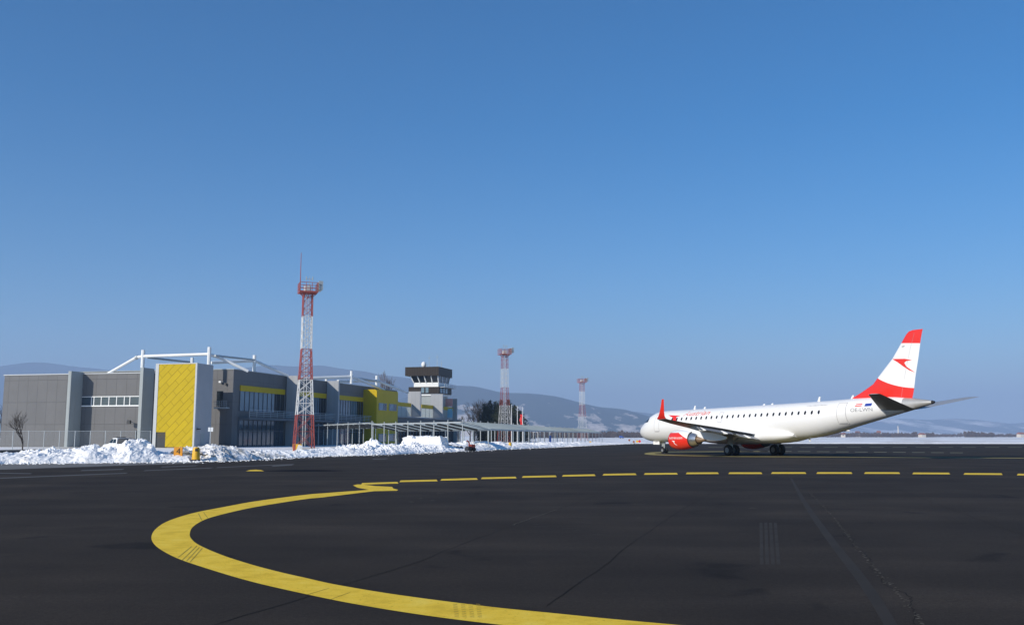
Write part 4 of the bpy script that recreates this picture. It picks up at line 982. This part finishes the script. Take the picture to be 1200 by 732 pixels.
mx = n.new('ShaderNodeMix'); mx.data_type = 'RGBA'; mx.inputs[6].default_value = (.8, .8, .79, 1); mx.inputs[7].default_value = (.75, .028, .016, 1)
l.new(mth('MAXIMUM', lowr, hir), mx.inputs[0]); l.new(mx.outputs[2], b.inputs['Base Color'])
FS = [(4.75, 30.0, 36.55, .18), (5.14, 30.45, 36.68, .22), (5.5, 31.3, 36.78, .3), (5.9, 32.1, 36.87, .34), (6.25, 32.78, 36.94, .36), (6.73, 33.25, 37.03, .36), (8.28, 34.88, 37.42, .28), (9.5, 35.83, 37.68, .2), (10.15, 36.33, 37.85, .16), (10.38, 36.6, 37.92, .12), (10.47, 37.0, 37.97, .06)]
rg = []
for (z, le, te, th) in FS: rg.append([SV(p[0], p[1]*(te-le)*1.1, z) for p in airfoil(le, te, th/(te-le))])
FN = MB().loft(rg).build('tail_fin', fm, AC, smooth=True)
def finpt(s, z, side):
    le = interp(z, [(a[0], a[1]) for a in FS]); te = interp(z, [(a[0], a[2]) for a in FS]); th = interp(z, [(a[0], a[3]) for a in FS])
    x = min(.99, max(.01, (s-le)/(te-le))); y = 5*th*1.1*(.2969*math.sqrt(x)-.126*x-.3516*x*x+.2843*x**3-.1015*x**4)
    return SV(s, side*(y+.012), z)
emb = [(34.95, 8.24), (36.2, 8.17), (36.82, 8.02), (36.3, 7.97), (36.12, 7.85), (36.3, 7.52), (36.6, 7.3), (37.02, 7.0), (36.5, 7.22), (36.0, 7.56), (35.5, 7.93)]
for sd in (1, -1):
    bm = bmesh.new(); bm.faces.new([bm.verts.new((p[0], p[1], 0)) for p in emb]); bmesh.ops.triangulate(bm, faces=bm.faces[:]); bmesh.ops.subdivide_edges(bm, edges=bm.edges[:], cuts=5, use_grid_fill=True); bm.verts.index_update()
    MB().add([finpt(v.co.x, v.co.y, sd) for v in bm.verts], [tuple(v.index for v in f.verts) for f in bm.faces]).build('fin_emblem', 'apred', FN); bm.free()
    # rudder hinge line
    o_ = MB(); o_.path([finpt(35.6, 5.1, sd), finpt(36.15, 7.0, sd), finpt(36.75, 9.0, sd), finpt(37.2, 10.2, sd)], .008, 4); o_.build('rudder_seam', 'seamgrey', FN)
    MB().add([finpt(35.95, 9.22, sd), finpt(36.25, 9.24, sd), finpt(36.2, 9.16, sd), finpt(35.95, 9.14, sd)], [(0, 1, 2, 3)]).build('fin_plate', 'ink', FN)
# tailplanes
for sd in (1, -1):
    rg = []
    for (t, le, te, z, th) in ((.3, 33.6, 37.0, 4.05, .34), (.9, 34.15, 37.15, 4.13, .28), (5.7, 37.1, 38.35, 5.04, .12), (6.02, 37.5, 38.42, 5.10, .05)):
        rg.append([SV(p[0], sd*t, z+p[1]*(te-le)) for p in airfoil(le, te, th/(te-le))])
    TP = MB().loft(rg).build('tailplane', 'wing', AC, smooth=True)
    o_ = MB(); rg = []
    for (t, le, z, th) in ((.95, 34.18, 4.13, .05), (5.9, 37.32, 5.07, .03)): rg.append([SV(le-.03+th*math.cos(a), sd*t, z+th*math.sin(a)) for a in [2*math.pi*i/8 for i in range(8)]])
    o_.loft(rg).build('leading_edge', 'lemetal', TP, smooth=True)
# landing gear
def wheel(s, t, r, wd, parent):
    rg = []
    for (q, rr) in ((-wd, r*.6), (-wd, r*.86), (-wd*.7, r*.98), (0, r), (wd*.7, r*.98), (wd, r*.86), (wd, r*.6)):
        rg.append([SV(s+rr*math.cos(a), t+q, r+rr*math.sin(a)) for a in [2*math.pi*i/28 for i in range(28)]])
    W = MB().loft(rg).build('wheel', 'black', parent, smooth=True)
    rg = []
    for (q, rr) in ((-wd*1.02, r*.12), (-wd*1.0, r*.5), (wd*1.0, r*.5), (wd*1.02, r*.12)): rg.append([SV(s+rr*math.cos(a), t+q, r+rr*math.sin(a)) for a in [2*math.pi*i/18 for i in range(18)]])
    MB().loft(rg).build('rim', 'winglo', W, smooth=True)
for sd in (1, -1):
    gr = MB(); gr.tube(SV(18.26, sd*2.97, .5), SV(18.26, sd*2.97, 2.1), .13); gr.tube(SV(18.26, sd*2.55, .5), SV(18.26, sd*3.4, .5), .09); gr.tube(SV(18.26, sd*2.97, 1.2), SV(17.9, sd*1.4, 1.9), .07); gr.tube(SV(18.0, sd*2.97, 1.0), SV(17.0, sd*2.8, 2.1), .06)
    G_ = gr.build('main_gear', 'steel', AC, smooth=True)
    MB().box(-18.6, -17.9, sd*3.12-.03, sd*3.12+.03, 1.1, 2.2).build('gear_door', 'winglo', G_)
    for q in (-.43, .43): wheel(18.26, sd*2.97+q, .53, .19, G_)
gr = MB(); gr.tube(SV(4.07, 0, .3), SV(4.07, 0, 1.6), .085); gr.tube(SV(4.07, -.22, .3), SV(4.07, .22, .3), .05); gr.tube(SV(4.02, 0, .8), SV(3.1, 0, 1.5), .05); gr.box(-4.0, -3.8, -.15, .15, .75, .9)
NG = gr.build('nose_gear', 'steel', AC, smooth=True)
for q in (-.22, .22): wheel(4.07, q, .31, .11, NG)
for sd in (1, -1):
    D_ = MB().box(-3.75, -2.65, sd*.42-.02, sd*.42+.02, .95, 1.5).build('nose_gear_door', 'paint', AC)
    vs, fs = text_mesh('LWN', .2); P_ = [SV(2.98+v.x, sd*.445, 1.16+v.y) if sd > 0 else SV(3.42-v.x, sd*.445, 1.16+v.y) for v in vs]
    MB().add(P_, fs).build('door_lettering', 'ink', D_, fixn=False)

# ================================================================== SMALL THINGS BY THE APRON
# yellow bollard
p = g(226.8, 540.8); E_ = empty('bollard', (p.x, p.y+.5, 0), 0, 'tall yellow plastic bollard with a black base standing in front of the yellow tower', 'bollard')
ZB = lambda py: atdepth(226, py, p.y+.5).z
def lathe(prof, n_=20, cx=0, cy=0): return [[(cx+r*math.cos(2*math.pi*i/n_), cy+r*math.sin(2*math.pi*i/n_), z) for i in range(n_)] for r, z in prof]
hb = ZB(523.5)
MB().loft(lathe([(.30, .14), (.29, .3), (.26, hb*.8), (.22, hb*.97), (.15, hb)])).build('body', 'bollard', E_, smooth=True)
MB().loft(lathe([(.31, 0), (.32, .12), (.295, .17)])).build('base', 'black', E_, smooth=True)
MB().box(.0, .2, -.285, -.24, hb*.72, hb*.9).build('reflector', 'black', E_)
# stand number sign
p = atdepth(208.5, 533, 70.8); E_ = empty('stand_sign', (p.x, p.y, 0), .1, 'square amber sign board with a black figure 4 sitting in the snow', 'sign')
zt_ = atdepth(208, 523.6, 70.8).z; zb_ = atdepth(208, 534, 70.8).z; hw_ = .31
MB().box(-hw_, hw_, 0, .12, zb_, zt_).build('board', 'signyel', E_, bevel=.01)
MB().tube((-.2, .06, 0), (-.2, .06, zb_+.05), .03).build('leg', 'steel', E_); MB().tube((.2, .06, 0), (.2, .06, zb_+.05), .03).build('leg', 'steel', E_)
vs, fs = text_mesh('4', .62); x0 = min(v.x for v in vs); x1 = max(v.x for v in vs)
MB().add([(v.x-(x0+x1)/2+.02, -.006, zb_+.14+v.y) for v in vs], fs).build('number', 'black', E_, fixn=False)
# double white road sign
p = atdepth(246, 523, 140); E_ = empty('road_sign', (p.x, p.y, 0), .2, 'pair of small white plates on a pole beside the pale side of the yellow tower', 'sign')
zt_ = atdepth(246, 500.5, 140).z; MB().tube((0, .05, 0), (0, .05, zt_), .06).build('pole', 'steel', E_)
for q in (-.19, .19): MB().box(q-.16, q+.16, -.03, 0, zt_-.6, zt_).build('plate', 'white', E_)
# striped cabinet at the mast foot
p = atdepth(348, 529, 112); E_ = empty('equipment_cabinet', (p.x, p.y, 0), .15, 'orange cabinet leaning against a white board at the foot of the tallest mast', 'cabinet')
zt_ = atdepth(348, 520.2, 112).z
MB().box(-.5, .5, 0, .6, 0, zt_).build('body', 'bollard', E_, bevel=.03)
ang = MB(); ang.add([(-.15, -.32, 0), (.62, -.32, 0), (.62, -.02, zt_*.8), (.15, -.02, zt_*.95), (-.15, -.27, 0), (.62, -.27, 0), (.62, .03, zt_*.8), (.15, .03, zt_*.95)], [(3, 2, 1, 0), (4, 5, 6, 7), (0, 1, 5, 4), (1, 2, 6, 5), (2, 3, 7, 6), (3, 0, 4, 7)]); ang.build('leaning_board', 'mwhite', E_)
MB().box(-.47, -.2, -.03, -.002, .15, .9).build('red_plate', 'red', E_)
# yellow marker cylinders, blue sign, red-yellow markers in the distance
def drum(px, py0, py1, Y, wpx, m, label, name='marker_drum', cat='marker', group=None):
    p = atdepth(px, py1, Y); h = atdepth(px, py0, Y).z; r = wpx/2/F*Y
    E_ = empty(name, (p.x, p.y, 0), 0, label, cat, group)
    MB().loft(lathe([(r*1.05, 0), (r*1.05, .12), (r, .14), (r*.92, h*.8), (r*.8, h*.96), (r*.4, h)], 14)).build('body', m, E_, smooth=True)
    MB().loft(lathe([(r*1.12, 0), (r*1.12, .1)], 14)).build('base', 'black', E_)
drum(597.8, 518, 525, 140, 4, 'bollard', 'yellow drum standing in the snow under the far walkway', group='yellow drums in the snow')
drum(692, 516.5, 520, 235, 2.4, 'bollard', 'small yellow drum in the snow right of the farthest mast', group='yellow drums in the snow')
def disc_marker(px, py, Y, rpx, m, label):
    p = atdepth(px, py, Y); r = rpx/F*Y; E_ = empty('marker_board', (p.x, p.y, 0), 0, label, 'marker', 'coloured marker boards near the aircraft nose')
    MB().loft([[(r*math.cos(2*math.pi*i/18), y, p.z+r*math.sin(2*math.pi*i/18)) for i in range(18)] for y in (0, .06)]).build('board', m, E_)
    MB().tube((0, .1, 0), (0, .1, p.z+r*.5), .05).build('post', 'steel', E_)
disc_marker(749.5, 516.8, 262, 1.5, 'steelred', 'round red marker board just left of the aircraft nose')
disc_marker(746.7, 517.0, 262, 1.4, 'bollard', 'round yellow marker board next to the red one near the aircraft nose')
disc_marker(742.7, 517.4, 262, 1.3, 'tile', 'brown-red marker board left of the yellow round one')
disc_marker(737.5, 515.4, 300, 1.2, 'tile', 'dull red marker board farther left in the snow')
p = atdepth(645, 520, 205); E_ = empty('blue_sign', (p.x, p.y, 0), .1, 'narrow blue sign panel standing in the snow below the far walkway', 'sign')
MB().box(-.2, .2, 0, .1, .5, atdepth(645, 510, 205).z).build('panel', 'signblue', E_); MB().tube((0, .05, 0), (0, .05, .55), .06).build('post', 'steel', E_)
# red snow thrower by the walkway
p = atdepth(554, 525, 118); E_ = empty('snow_blower', (p.x, p.y, 0), .6, 'small dark red snow blower parked beside the walkway snow heap', 'snow blower')
MB().box(-.4, .2, -.3, .3, .35, .85).build('engine_cover', 'red', E_, bevel=.06)
MB().prism([(-.9, .08), (-.45, .08), (-.4, .6), (-.75, .62), (-.9, .4)], 1, -.42, .42).build('auger_housing', 'dark', E_)
MB().tube((-.5, 0, .6), (-.55, 0, 1.15), .1, .08).tube((-.55, 0, 1.15), (-.85, 0, 1.3), .09).build('chute', 'red', E_)
for q in (-.33, .33): MB().tube((0, q-.06, .25), (0, q+.06, .25), .25, n=14).build('wheel', 'black', E_)
MB().tube((.15, -.25, .6), (.85, -.25, 1.2), .03).tube((.15, .25, .6), (.85, .25, 1.2), .03).tube((.85, -.25, 1.2), (.85, .25, 1.2), .03).build('handle', 'steel', E_)
# flag poles beside the middle mast
for px, yt, Y, fl_ in ((599.5, 474, 232, 0), (606.3, 475, 236, 0), (612.5, 476, 240, 1)):
    p = atdepth(px, 518, Y); zt_ = atdepth(px, yt, Y).z
    E_ = empty('flag_pole', (p.x, p.y, 0), 0, ['slim white flag pole close beside the middle mast', 'bare white flag pole between its two neighbours by the middle mast', 'rightmost white flag pole by the middle mast, next to a limp red flag'][[599.5, 606.3, 612.5].index(px)], 'flag pole', 'flag poles by the middle mast')
    MB().tube((0, 0, 0), (0, 0, zt_), .10, .05).build('pole', 'white', E_)
    if fl_:
        fb = MB(); P_ = []
        for i in range(9):
            for j in range(3): P_.append((-.12-.28*j+.1*math.sin(i*1.1), .12*math.sin(i*1.3+j), zt_-2.0-i*.32))
        fb.add(P_, [(i*3+j, i*3+j+1, i*3+j+4, i*3+j+3) for i in range(8) for j in range(2)]); f_ = fb.build('flag', 'steelred', E_)
        sm = f_.modifiers.new('thick', 'SOLIDIFY'); sm.thickness = .02
# fence in front of the hangar
fx0, fx1 = atdepth(-60, 520, 100), atdepth(176, 520, 104)
fd = fx1-fx0; fd.z = 0; FL = fd.length
E_ = empty('chain_link_fence', (fx0.x, fx0.y, 0), math.atan2(fd.y, fd.x), 'tall wire mesh fence with grey posts between the snow bank and the hangar', 'fence')
fh = 2.45; k = 0; x = 0
while x <= FL+.01:
    MB().tube((x, 0, 0), (x, 0, fh), .045, n=6).build('post', 'steel', E_); x += FL/13
ms_ = MB(); ms_.tube((0, 0, fh-.05), (FL, 0, fh-.05), .022, n=4)
for i in range(int(FL/.12)): ms_.box(i*.12, i*.12+.006, -.003, .003, .05, fh-.06)
for i in range(20): ms_.box(0, FL, -.0025, .0025, .06+i*.12, .066+i*.12)
ms_.build('wire_mesh', 'steel', E_)
# second low barrier: dark kerb behind the left bank
a = atdepth(-80, 530, 92); b2 = atdepth(52, 527, 98); d = (b2-a); d.z = 0
E_ = empty('low_wall', (a.x, a.y, 0), math.atan2(d.y, d.x), 'low long wall with a pale cap in front of the hangar below the bare tree', 'wall')
MB().box(0, d.length, 0, .3, 0, .42).build('wall_body', 'dark', E_); MB().box(-.02, d.length+.02, -.04, .34, .425, .5).build('cap', 'dust', E_)
# pickup truck behind the bank
TRK = []
p = atdepth(141, 526, 100); E_ = empty('pickup_truck', (p.x, p.y, .05), R(140), 'white pickup truck with a dark covered bed half hidden behind the snow bank', 'pickup truck')
Lc = 4.6
def body_section(x, zt, hw): return [(x, -hw, .45), (x, hw, .45), (x, hw*1.0, zt*.8), (x, hw*.9, zt), (x, -hw*.9, zt), (x, -hw, zt*.8)]
MB().loft([body_section(x, z, hw) for x, z, hw in ((-2.35, .95, .82), (-2.2, 1.02, .88), (-.2, 1.05, .9), (.9, 1.05, .9), (1.0, 1.02, .9), (2.1, .95, .84), (2.35, .8, .72))]).build('body', 'white', E_, bevel=.04)
cab_ = MB().loft([[(x, -h0, 1.02), (x, h0, 1.02), (x2, h1, 1.62), (x2, -h1, 1.62)] for x, x2, h0, h1 in ((-.75, -.55, .84, .7), (1.0, .35, .84, .7))]).build('cab', 'white', E_, bevel=.05)
MB().loft([[(x, -.86, 1.03), (x, .86, 1.03), (x, .7, z), (x, -.7, z)] for x, z in ((-2.28, 1.5), (-.78, 1.6))]).build('bed_cover', 'dark', E_, bevel=.05)
for sd in (1, -1):
    MB().add([(-.6, sd*.835, 1.1), (.1, sd*.835, 1.1), (.0, sd*.735, 1.52), (-.45, sd*.735, 1.52)], [(0, 1, 2, 3)]).build('side_window', 'deepglass', cab_)
    MB().add([(.16, sd*.835, 1.1), (.85, sd*.835, 1.1), (.42, sd*.735, 1.52), (.07, sd*.735, 1.52)], [(0, 1, 2, 3)]).build('side_window', 'deepglass', cab_)
    for x in (-1.45, 1.45):
        w_ = MB().tube((x, sd*.68, .35), (x, sd*.92, .35), .36, n=20).build('wheel', 'black', E_); MB().tube((x, sd*.925, .35), (x, sd*.935, .35), .2, n=14).build('rim', 'steel', w_)
    MB().box(2.2, 2.34, sd*.6-.14, sd*.6+.14, .72, .86).build('headlight', 'trim', E_)
    MB().box(-.9, -.2, -.02+sd*.0, .02, .0, .01) if False else None
MB().add([(.97, -.76, 1.09), (.97, .76, 1.09), (.44, .66, 1.55), (.44, -.66, 1.55)], [(0, 1, 2, 3)]).build('windscreen', 'glass', cab_)
bpy.data.objects[cab_.name]['label'] = 'white cab with dark windows'
MB().box(-.15, .15, -.5, .5, 1.64, 1.72).build('roof_bar', 'dark', E_)

# ================================================================== TREES
def bare_tree(name, px, Y, ytop, label, group, seed, depth=6, mt='bark', spread=.55, thick=1.0, lean=0, xy=.9):
    random.seed(seed); p = atdepth(px, 515, Y); Hh = atdepth(px, ytop, Y).z
    E_ = empty(name, (p.x, p.y, 0), 0, label, 'tree', group)
    tk = MB(); cr = MB(); tips = []
    def grow(mb, q, d, L, r, lv):
        e = q+d*L; (tk if lv == 0 else cr).tube(q, e, r, r*.72, 5, cap=False)
        if lv >= depth: return
        for i in range(3 if lv < 2 else random.choice((2, 2, 3))):
            nd = (d+Vector((random.gauss(0, spread), random.gauss(0, spread), random.uniform(-.05, .4)))).normalized()
            grow(cr, q+d*L*random.uniform(.6, 1), nd, L*random.uniform(.62, .86), r*.62, lv+1)
    grow(tk, Vector((0, 0, 0)), Vector((lean, 0, 1)).normalized(), Hh*.30, Hh*.018*thick, 0)
    zmax = max(v[2] for v in cr.v); f = Hh/zmax
    cr.v = [(x*f*xy, y*f*xy, z*f) for x, y, z in cr.v]; tk.v = [(x*f*xy, y*f*xy, z*f) for x, y, z in tk.v]
    tk.build('trunk', mt, E_, fixn=False); cr.build('crown', mt, E_, fixn=False)
bare_tree('bare_tree', 27, 96, 478.5, 'small leafless tree with upright branches in front of the hangar wall', 'leafless trees', 5, depth=7, spread=.42, thick=1.0)
bare_tree('bare_tree', 452.5, 330, 432.5, 'brownish leafless tree rising behind the terminal roof, left of the control tower', 'leafless trees', 11, depth=8, mt='twig', spread=.26, thick=2.6, xy=.5)
bare_tree('bare_tree', 1.0, 190, 470, 'leafless tree at the left picture edge beside the hangar corner', 'leafless trees', 3, depth=6, mt='bark', spread=.35)
for i, (px, yt, lb) in enumerate(((556, 470, 'first leafless tree left of the conifers, nearest to the terminal end'), (563, 466, 'leafless tree touching the left side of the dark conifers'), (551, 484, 'low leafless tree just right of the grey end pillar'))):
    bare_tree('bare_tree', px, 330, yt, lb, 'leafless trees', 20+i, depth=8, mt='bark', spread=.36, thick=1.5, xy=1.0)
def conifer(px, Y, ytop, wpx, label, seed):
    random.seed(seed); p = atdepth(px, 515, Y); Hh = atdepth(px, ytop, Y).z; Rr = wpx/2/F*Y
    E_ = empty('conifer', (p.x, p.y, 0), 0, label, 'conifer', 'dark conifers behind the walkway')
    MB().tube((0, 0, 0), (0, 0, Hh*.97), .3, .04, 8).build('trunk', 'bark', E_)
    mb = MB(); nl = int(Hh/.36)
    for k in range(nl):
        z = 1.0+(Hh-1.0)*k/nl; t = (z-1)/(Hh-1); rr = Rr*min(1, 1.25*(1-t)**.62)*random.uniform(.75, 1.1)+.12; nb = int(9+15*(1-t)); a0 = random.uniform(0, 6)
        for i in range(nb):
            a = a0+2*math.pi*i/nb+random.uniform(-.2, .2); L = rr*random.uniform(.55, 1.1); m_ = max(2, int(L/.45))
            for j in range(m_):
                q = (j+.6)/m_*L; c = Vector((math.cos(a)*q, math.sin(a)*q, z-.18*q+random.uniform(-.15, .15)))
                for _ in range(3):
                    s_ = random.uniform(.16, .34); u_ = Vector((random.gauss(0, 1), random.gauss(0, 1), random.gauss(0, .6))).normalized()*s_; w_ = Vector((random.gauss(0, 1), random.gauss(0, 1), random.gauss(0, 1))).normalized()*s_
                    cc = c+Vector((random.gauss(0, .15), random.gauss(0, .15), random.gauss(0, .15)))
                    mb.add([cc-u_, cc+w_*.7, cc+u_*1.2+Vector((0, 0, -.1))], [(0, 1, 2)])
    mb.build('crown', 'needle', E_, fixn=False)
for i, (px, yt, wp, Y, lb) in enumerate(((567.5, 472.5, 13, 300, 'leftmost dark conifer of the group, next to the leafless trees'), (574.5, 468.5, 12, 305, 'second dark conifer from the left with a sharp tip'), (580.5, 469.5, 12, 298, 'third dark conifer from the left, dense and broad'), (587, 468, 12, 306, 'dark conifer just left of the middle mast'), (596, 467, 13, 302, 'dark conifer directly behind the middle mast'), (603, 474, 12, 300, 'lower ragged conifer at the right end of the group'), (571, 474.5, 13, 296, 'lower dark conifer in the gap between the first two tall ones'), (583.5, 473.5, 13, 294, 'lower dark conifer in front of the middle of the group'), (609, 480, 10, 303, 'smallest conifer, beside the flag poles'))):
    if Y: conifer(px, Y, yt, wp*(2.1+.5*(i % 3)), lb, 40+i)
# far wood along the field
random.seed(9)
def wood(name, segs, label_m, n_, seed):
    random.seed(seed); mb = MB()
    for (x0, x1, Y, h0, h1, cnt) in segs:
        for _ in range(cnt):
            px = random.uniform(x0, x1); Yr = Y*random.uniform(.96, 1.05); p = atdepth(px, 510, Yr)
            hh = (h0+(h1-h0)*(px-x0)/(x1-x0))*(.62+.55*abs(noise.noise(Vector((px*.09, Y*.01, seed))))+.25*noise.noise(Vector((px*.5, 0, seed))))/F*Yr
            s_ = .0016*Yr*random.uniform(.4, 1.0)
            z = hh*random.random()**.75
            c = Vector((p.x, p.y, z)); u_ = Vector((random.gauss(0, .5), 0, random.gauss(0, 1))).normalized()*s_; w_ = Vector((random.gauss(0, 1), random.gauss(0, .6), random.gauss(0, .4))).normalized()*s_*.6
            mb.add([c-u_, c+w_, c+u_], [(0, 1, 2)])
    o = mb.build(name, label_m, fixn=False); o['kind'] = 'stuff'; return o
wood('far_wood', [(-60, 20, 900, 14, 10, 1500), (600, 700, 900, 9.5, 8, 9000), (690, 790, 1100, 9, 7.5, 7000), (780, 1230, 1700, 5.0, 4.0, 9000), (1130, 1165, 1500, 8.5, 6, 1800), (1085, 1095, 1500, 7, 5, 500), (950, 1010, 1500, 6, 7, 1500), (1010, 1075, 1500, 7, 6, 2500)], 'wood', 0, 3)
# a few distant houses at the end of the field
for i, (px, w_, h_, Y, lb) in enumerate(((1083, 5, 2.2, 1350, 'small distant house with a pale wall below the tail of the aircraft'), (1006, 4, 4.5, 1600, 'distant tall pale house left of the industrial stack'), (1031, 3.5, 5.0, 1650, 'distant pale block house just left of the stack'), (1199, 6, 3.0, 1400, 'distant white house at the right picture edge'), (988, 5, 2.4, 1450, 'distant low house under the rear fuselage'))):
    p = atdepth(px, 512, Y); W_ = w_/F*Y; Hh = h_/F*Y
    E_ = empty('distant_house', (p.x, p.y, 0), random.uniform(-.4, .4), lb, 'house', 'distant houses beyond the field')
    MB().box(-W_/2, W_/2, 0, 9, 0, Hh*.7+2).build('wall', 'plaster', E_)
    MB().prism([(-.6, Hh*.7+2), (9.6, Hh*.7+2), (4.5, Hh+3.5)], 0, -W_/2-.5, W_/2+.5).build('roof', 'tile', E_)
p = atdepth(1053, 512, 2200); E_ = empty('industrial_stack', (p.x, p.y, 0), 0, 'slim pale industrial chimney on the horizon below the tail', 'chimney')
MB().tube((0, 0, 0), (0, 0, 24), 1.8, 1.2, 12).build('shaft', 'plaster', E_); MB().tube((0, 0, 24), (0, 0, 25), 1.4, 1.4, 12).build('rim', 'steel', E_)
for px, hh, lb in ((722.5, 2.0, 'small dark blue van far off on the field edge left of the aircraft nose'),):
    p = atdepth(px+6, 513, 760); E_ = empty('distant_van', (p.x, p.y, 0), .2, lb, 'van')
    MB().prism([(-1.8, .4), (1.8, .4), (1.8, 1.1), (1.2, 1.25), (.8, 2.0), (-1.8, 2.0)], 1, -.8, .8).build('body', 'signblue', E_, bevel=.05)
    for x in (-1.1, 1.1):
        for q in (-.8, .8): MB().tube((x, q-.1, .4), (x, q+.1, .4), .38, n=12).build('wheel', 'black', E_)
    MB().prism([(1.2, 1.3), (.85, 1.9), (.2, 1.9), (.2, 1.3)], 1, -.81, .81).build('window', 'deepglass', E_)

# ================================================================== HILLS
def ridge(name, sky_pts, Yr, depthw, m, seed, rough=.05):
    """a mountain body whose crest stands at distance Yr"""
    mb = MB(); x0, x1 = sky_pts[0][0], sky_pts[-1][0]; nx_ = 260; ny_ = 26; vs = []
    for i in range(nx_+1):
        px = x0+(x1-x0)*i/nx_; py = smooth_interp(px, sky_pts); top = atdepth(px, py, Yr).z
        for j in range(ny_+1):
            t = j/ny_*2-1                       # -1 front foot, 0 crest, 1 back foot
            Yv = Yr+t*depthw; x = (px-600)/F*Yr/CA
            prof = (1-abs(t))**.85
            q = Vector((x/2600, Yv/2600, seed))
            z = top*prof*(1+rough*4*noise.fractal(q*2.2, 1, 2, 5)*(abs(t))**.6*1.4)+(top*rough*noise.fractal(q*5, 1, 2, 4)*(.35 if abs(t) < .08 else 1))
            if abs(t) > .999: z = -20
            vs.append((x, Yv, z))
    c = ny_+1; mb.add(vs, [(i*c+j, (i+1)*c+j, (i+1)*c+j+1, i*c+j+1) for i in range(nx_) for j in range(ny_)])
    o = mb.build(name, m, smooth=False, fixn=False); o['kind'] = 'structure'
    for p in o.data.polygons: p.use_smooth = True
    return o
forest = (0.028, 0.045, 0.036)
hm1 = hill_mat('forest_hill', forest, (0.34, 0.30, 0.26), (0.70, 0.60, 0.50), .0062, 330, .155)
hm2 = hill_mat('forest_ridge', forest, (0.10, 0.11, 0.11), (0.3, 0.3, 0.3), .0009, 700, .0)
hm3 = hill_mat('far_ridge', (0.05, 0.06, 0.06), (0.3, 0.3, 0.3), (0.88, 0.84, 0.80), .0026, 300, .19)
ridge('mountain_ridge', [(-400, 450), (-150, 440), (0, 429.5), (45, 424.5), (100, 430), (160, 436), (230, 437), (300, 429.5), (321, 427.5), (347, 429), (376, 428), (403, 431.6), (430, 435), (445, 438.5), (475, 442.5), (530, 451), (600, 468), (680, 490), (760, 506)], 8200, 2400, hm2, 1, .03)
ridge('forest_hill', [(380, 505), (440, 480), (500, 458), (530, 451.8), (553, 452.2), (570, 455.3), (591, 459.6), (621, 461), (652, 464.8), (675, 470.5), (703, 476.8), (728, 479.3), (744, 483.5), (760, 488.5), (785, 497), (830, 507), (860, 510)], 5600, 1500, hm1, 2, .04)
ridge('far_mountains', [(560, 498), (640, 480), (700, 478), (745, 482.5), (800, 489), (880, 497), (930, 499), (985, 497), (1010, 494), (1046, 490.5), (1084, 491.5), (1113, 490), (1141, 493.5), (1160, 496.5), (1200, 494), (1260, 488), (1400, 480), (1600, 490)], 9200, 1900, hm3, 3, .05)

# ================================================================== AIR
hb_ = MB().box(-17400, 17400, -800, 17400, -1.2, 760).build('haze', mat('haze_surface', (1, 1, 1)))
hz = bpy.data.materials.new('haze_air'); hz.use_nodes = True; n = hz.node_tree.nodes; n.clear()
vo = n.new('ShaderNodeVolumePrincipled'); vo.inputs['Color'].default_value = (0.400, 0.540, 0.765, 1); vo.inputs['Density'].default_value = 0.000175; vo.inputs['Anisotropy'].default_value = 0.0
oo = n.new('ShaderNodeOutputMaterial'); hz.node_tree.links.new(vo.outputs[0], oo.inputs['Volume'])
hb_.data.materials.clear(); hb_.data.materials.append(hz); hb_['kind'] = 'stuff'
